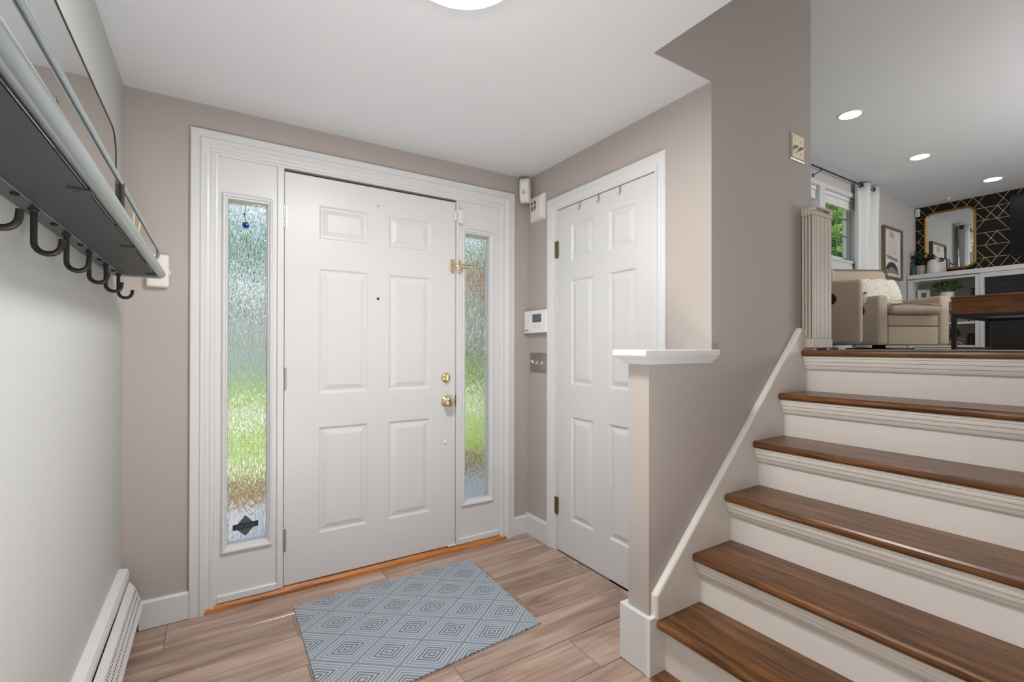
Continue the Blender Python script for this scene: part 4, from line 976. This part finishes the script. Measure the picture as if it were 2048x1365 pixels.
# ------------------------------------------------------------------ folded gate at the top of the stairs
GX0, GX1 = 2.380, 2.566
ga = thing('folding_gate', 'beige plastic folding baby gate standing at the top of the stairs', 'gate', (2.47, 1.14, ZF))
gy = 1.112
for k in range(4):
    y0 = gy + .0145 * k; z0, z1 = ZF + .012, ZF + .685
    m = MB().box(GX0 + .006, GX1 - .006, y0, y0 + .0105, z0 + .045, z1 - .045, .002)
    for i in range(1, 5):
        x = GX0 + (GX1 - GX0) * i / 5; m.box(x - .004, x + .004, y0 - .0012, y0 + .001, z0 + .05, z1 - .05, .0008)
    p = m.build('gate_panel', IVORY, ga)
    cz = z1 - .045
    m = MB()
    X0, X1 = GX0, GX1
    if k == 0:   # top cap with a hand slot
        m.box(X0, X1, y0 - .002, y0 + .0125, cz, cz + .022, .003).box(X0, X0 + .028, y0 - .002, y0 + .0125, cz + .022, cz + .036).box(X1 - .028, X1, y0 - .002, y0 + .0125, cz + .022, cz + .036).box(X0, X1, y0 - .002, y0 + .0125, cz + .036, cz + .048, .003)
    else: m.box(X0, X1, y0 - .001, y0 + .0125, cz, cz + .040, .003)
    m.build('top_cap', IVORY, p)
    MB().box(X0, X1, y0 - .002, y0 + .0125, z0 - .002, z0 + .045, .003).build('bottom_cap', IVORY, p)
MB().box(GX1 - .006, GX1 + .022, gy - .004, gy + .02, ZF + .335, ZF + .395, .005, 2).build('latch', IVORY, ga)
for x in (GX0 + .03, GX1 - .03): MB().box(x - .012, x + .012, gy + .005, gy + .05, ZF + .0005, ZF + .0105).build('foot', IVORY, ga)

# ------------------------------------------------------------------ outdoors
struct(MB().box(-30, 60, 6.55, 60, -.62, -.45).build('lawn', LAWN), 'bright green front lawn seen through the sidelights', 'lawn')
struct(MB().box(-3, 5, YD + .15, 4.18, -.6, -.06, .01).build('porch_slab', plain('porch_paint', srgb(190, 192, 194), .35, var=.05)), 'pale grey porch slab outside the front door', 'porch')
struct(MB().box(-30, 30, 4.19, 6.6, -.6, -.44).build('planting_bed', MULCH), 'brown mulch bed before the porch', 'bed')
struct(MB().box(-30, 60, 11.5, 13.6, -.46, -.435).build('sidewalk', CONC), 'pale path across the lawn', 'path')
tag(MB().box(-1.2, 4.2, 4.35, 4.75, -.44, -.18, .02).build('garden_timber', plain('garden_timber_wood', srgb(150, 124, 78), .8, var=.2)), 'weathered timber edging along the mulch bed', 'edging')
rkm = MB(); bmesh.ops.create_icosphere(rkm.bm, subdivisions=3, radius=1)
for v in rkm.bm.verts:
    v.co = Vector((v.co.x * .26, v.co.y * .16, v.co.z * .10)) * (1 + .12 * math.sin(v.co.x * 5 + v.co.y * 3)) + Vector((.25, 6.75, -.36))
tag(rkm.build('white_stone', plain('white_stone_mat', srgb(235, 235, 235), .7), smooth=True), 'white stone on the mulch bed seen through the left sidelight', 'stone')
def tree(name, label, loc, h, cr, trunk_h, mat, n, L, rng, group=None, flat_=1.0):
    t = thing(name, label, 'tree' if trunk_h > .6 else 'shrub', loc, 0, group)
    MB().tube([(loc[0], loc[1], loc[2]), (loc[0] + .05, loc[1], loc[2] + trunk_h), (loc[0], loc[1] + .05, loc[2] + h * .7)], [.07 * h / 4, .05 * h / 4, .02], 8).build('trunk', BARK, t, smooth=True)
    m = MB(); zc = loc[2] + (trunk_h + h) / 2; rz = (h - trunk_h) / 2
    for i in range(n):
        v = Vector((rng.gauss(0, 1), rng.gauss(0, 1), rng.gauss(0, 1))).normalized() * rng.uniform(.45, 1.0)
        lump = 1 + .18 * math.sin(v.x * 7 + loc[0]) * math.sin(v.y * 6) + .12 * math.sin(v.z * 9)
        p = Vector((loc[0] + v.x * cr * lump, loc[1] + v.y * cr * lump * flat_, zc + v.z * rz * lump))
        d = Vector((rng.uniform(-1, 1), rng.uniform(-1, 1), rng.uniform(-.8, .3)))
        leaf_quads(m.bm, p, d, Vector((rng.uniform(-1, 1), rng.uniform(-1, 1), rng.uniform(0, 1))), L * rng.uniform(.7, 1.3), L * .36)
    m.build('foliage', mat, t, recalc=False)
    return t
rt = random.Random(5)
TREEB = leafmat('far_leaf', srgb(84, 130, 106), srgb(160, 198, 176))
tree('leafy_tree', 'bright leafy tree filling the twin living-room window', (14.2, 6.8, -.45), 7.0, 2.5, .8, TREEL, 5200, .26, rt)
tree('leafy_tree', 'second leafy tree behind the bright one outside the twin window', (19.5, 9.8, -.45), 9.5, 3.3, 1.0, TREEL, 4200, .36, rt)
tree('red_leaf_tree', 'red-leaved tree glimpsed through the right sidelight', (8.7, 16.6, -.45), 4.75, 1.25, 3.5, REDL, 4200, .26, rt)
tree('dark_shrub', 'dark tall shrub below the red tree in the right sidelight', (8.1, 14.2, -.45), 3.35, .95, .2, PINEL, 2600, .22, rt)
for x, y, h, r_, th, mt, n, lb in ((12.0, 24, 9, 3.4, 2.2, TREEL, 3600, 'broad green tree behind the red one in the right sidelight'),
        (0.4, 31, 11, 3.4, 3.6, TREEB, 4600, 'pale blue-green tree above the white roof in left sidelight'), (-7.5, 31, 11, 3.4, 4.0, TREEB, 1800, 'pale tree at the far left beyond the lawn'),
        (7.6, 32, 11, 3.3, 3.6, TREEB, 1800, 'pale tree between the two sidelight views'), (20.5, 27, 10, 3.6, 2, TREEL, 1800, 'leafy tree far right beyond the lawn')):
    tree('lawn_tree', lb, (x, y, -.45), h, r_, th, mt, n, .42, rt)
hs = thing('grey_house', 'grey house with a bright roof far across the lawn', 'house', (.5, 25, -.45))
MB().box(-5, 5.2, 24.2, 27, -.45, 3.35).build('wall', plain('house_siding', srgb(120, 136, 138), .8, var=.15), hs)
MB().prism([(23.7, 3.35), (23.7, 3.55), (25.6, 4.15), (27.5, 3.55), (27.5, 3.35)], 'X', -5.4, 5.6).build('roof', plain('house_roof', srgb(196, 200, 206), .5), hs)
for x in (-3.2, -.6, .9, 3.4): 
    f_ = MB().box(x - .5, x + .5, 24.12, 24.2, .9, 2.2).build('window', WHITE, hs)
    MB().box(x - .42, x + .42, 24.08, 24.12, .98, 2.12).build('pane', SCREEN, f_)
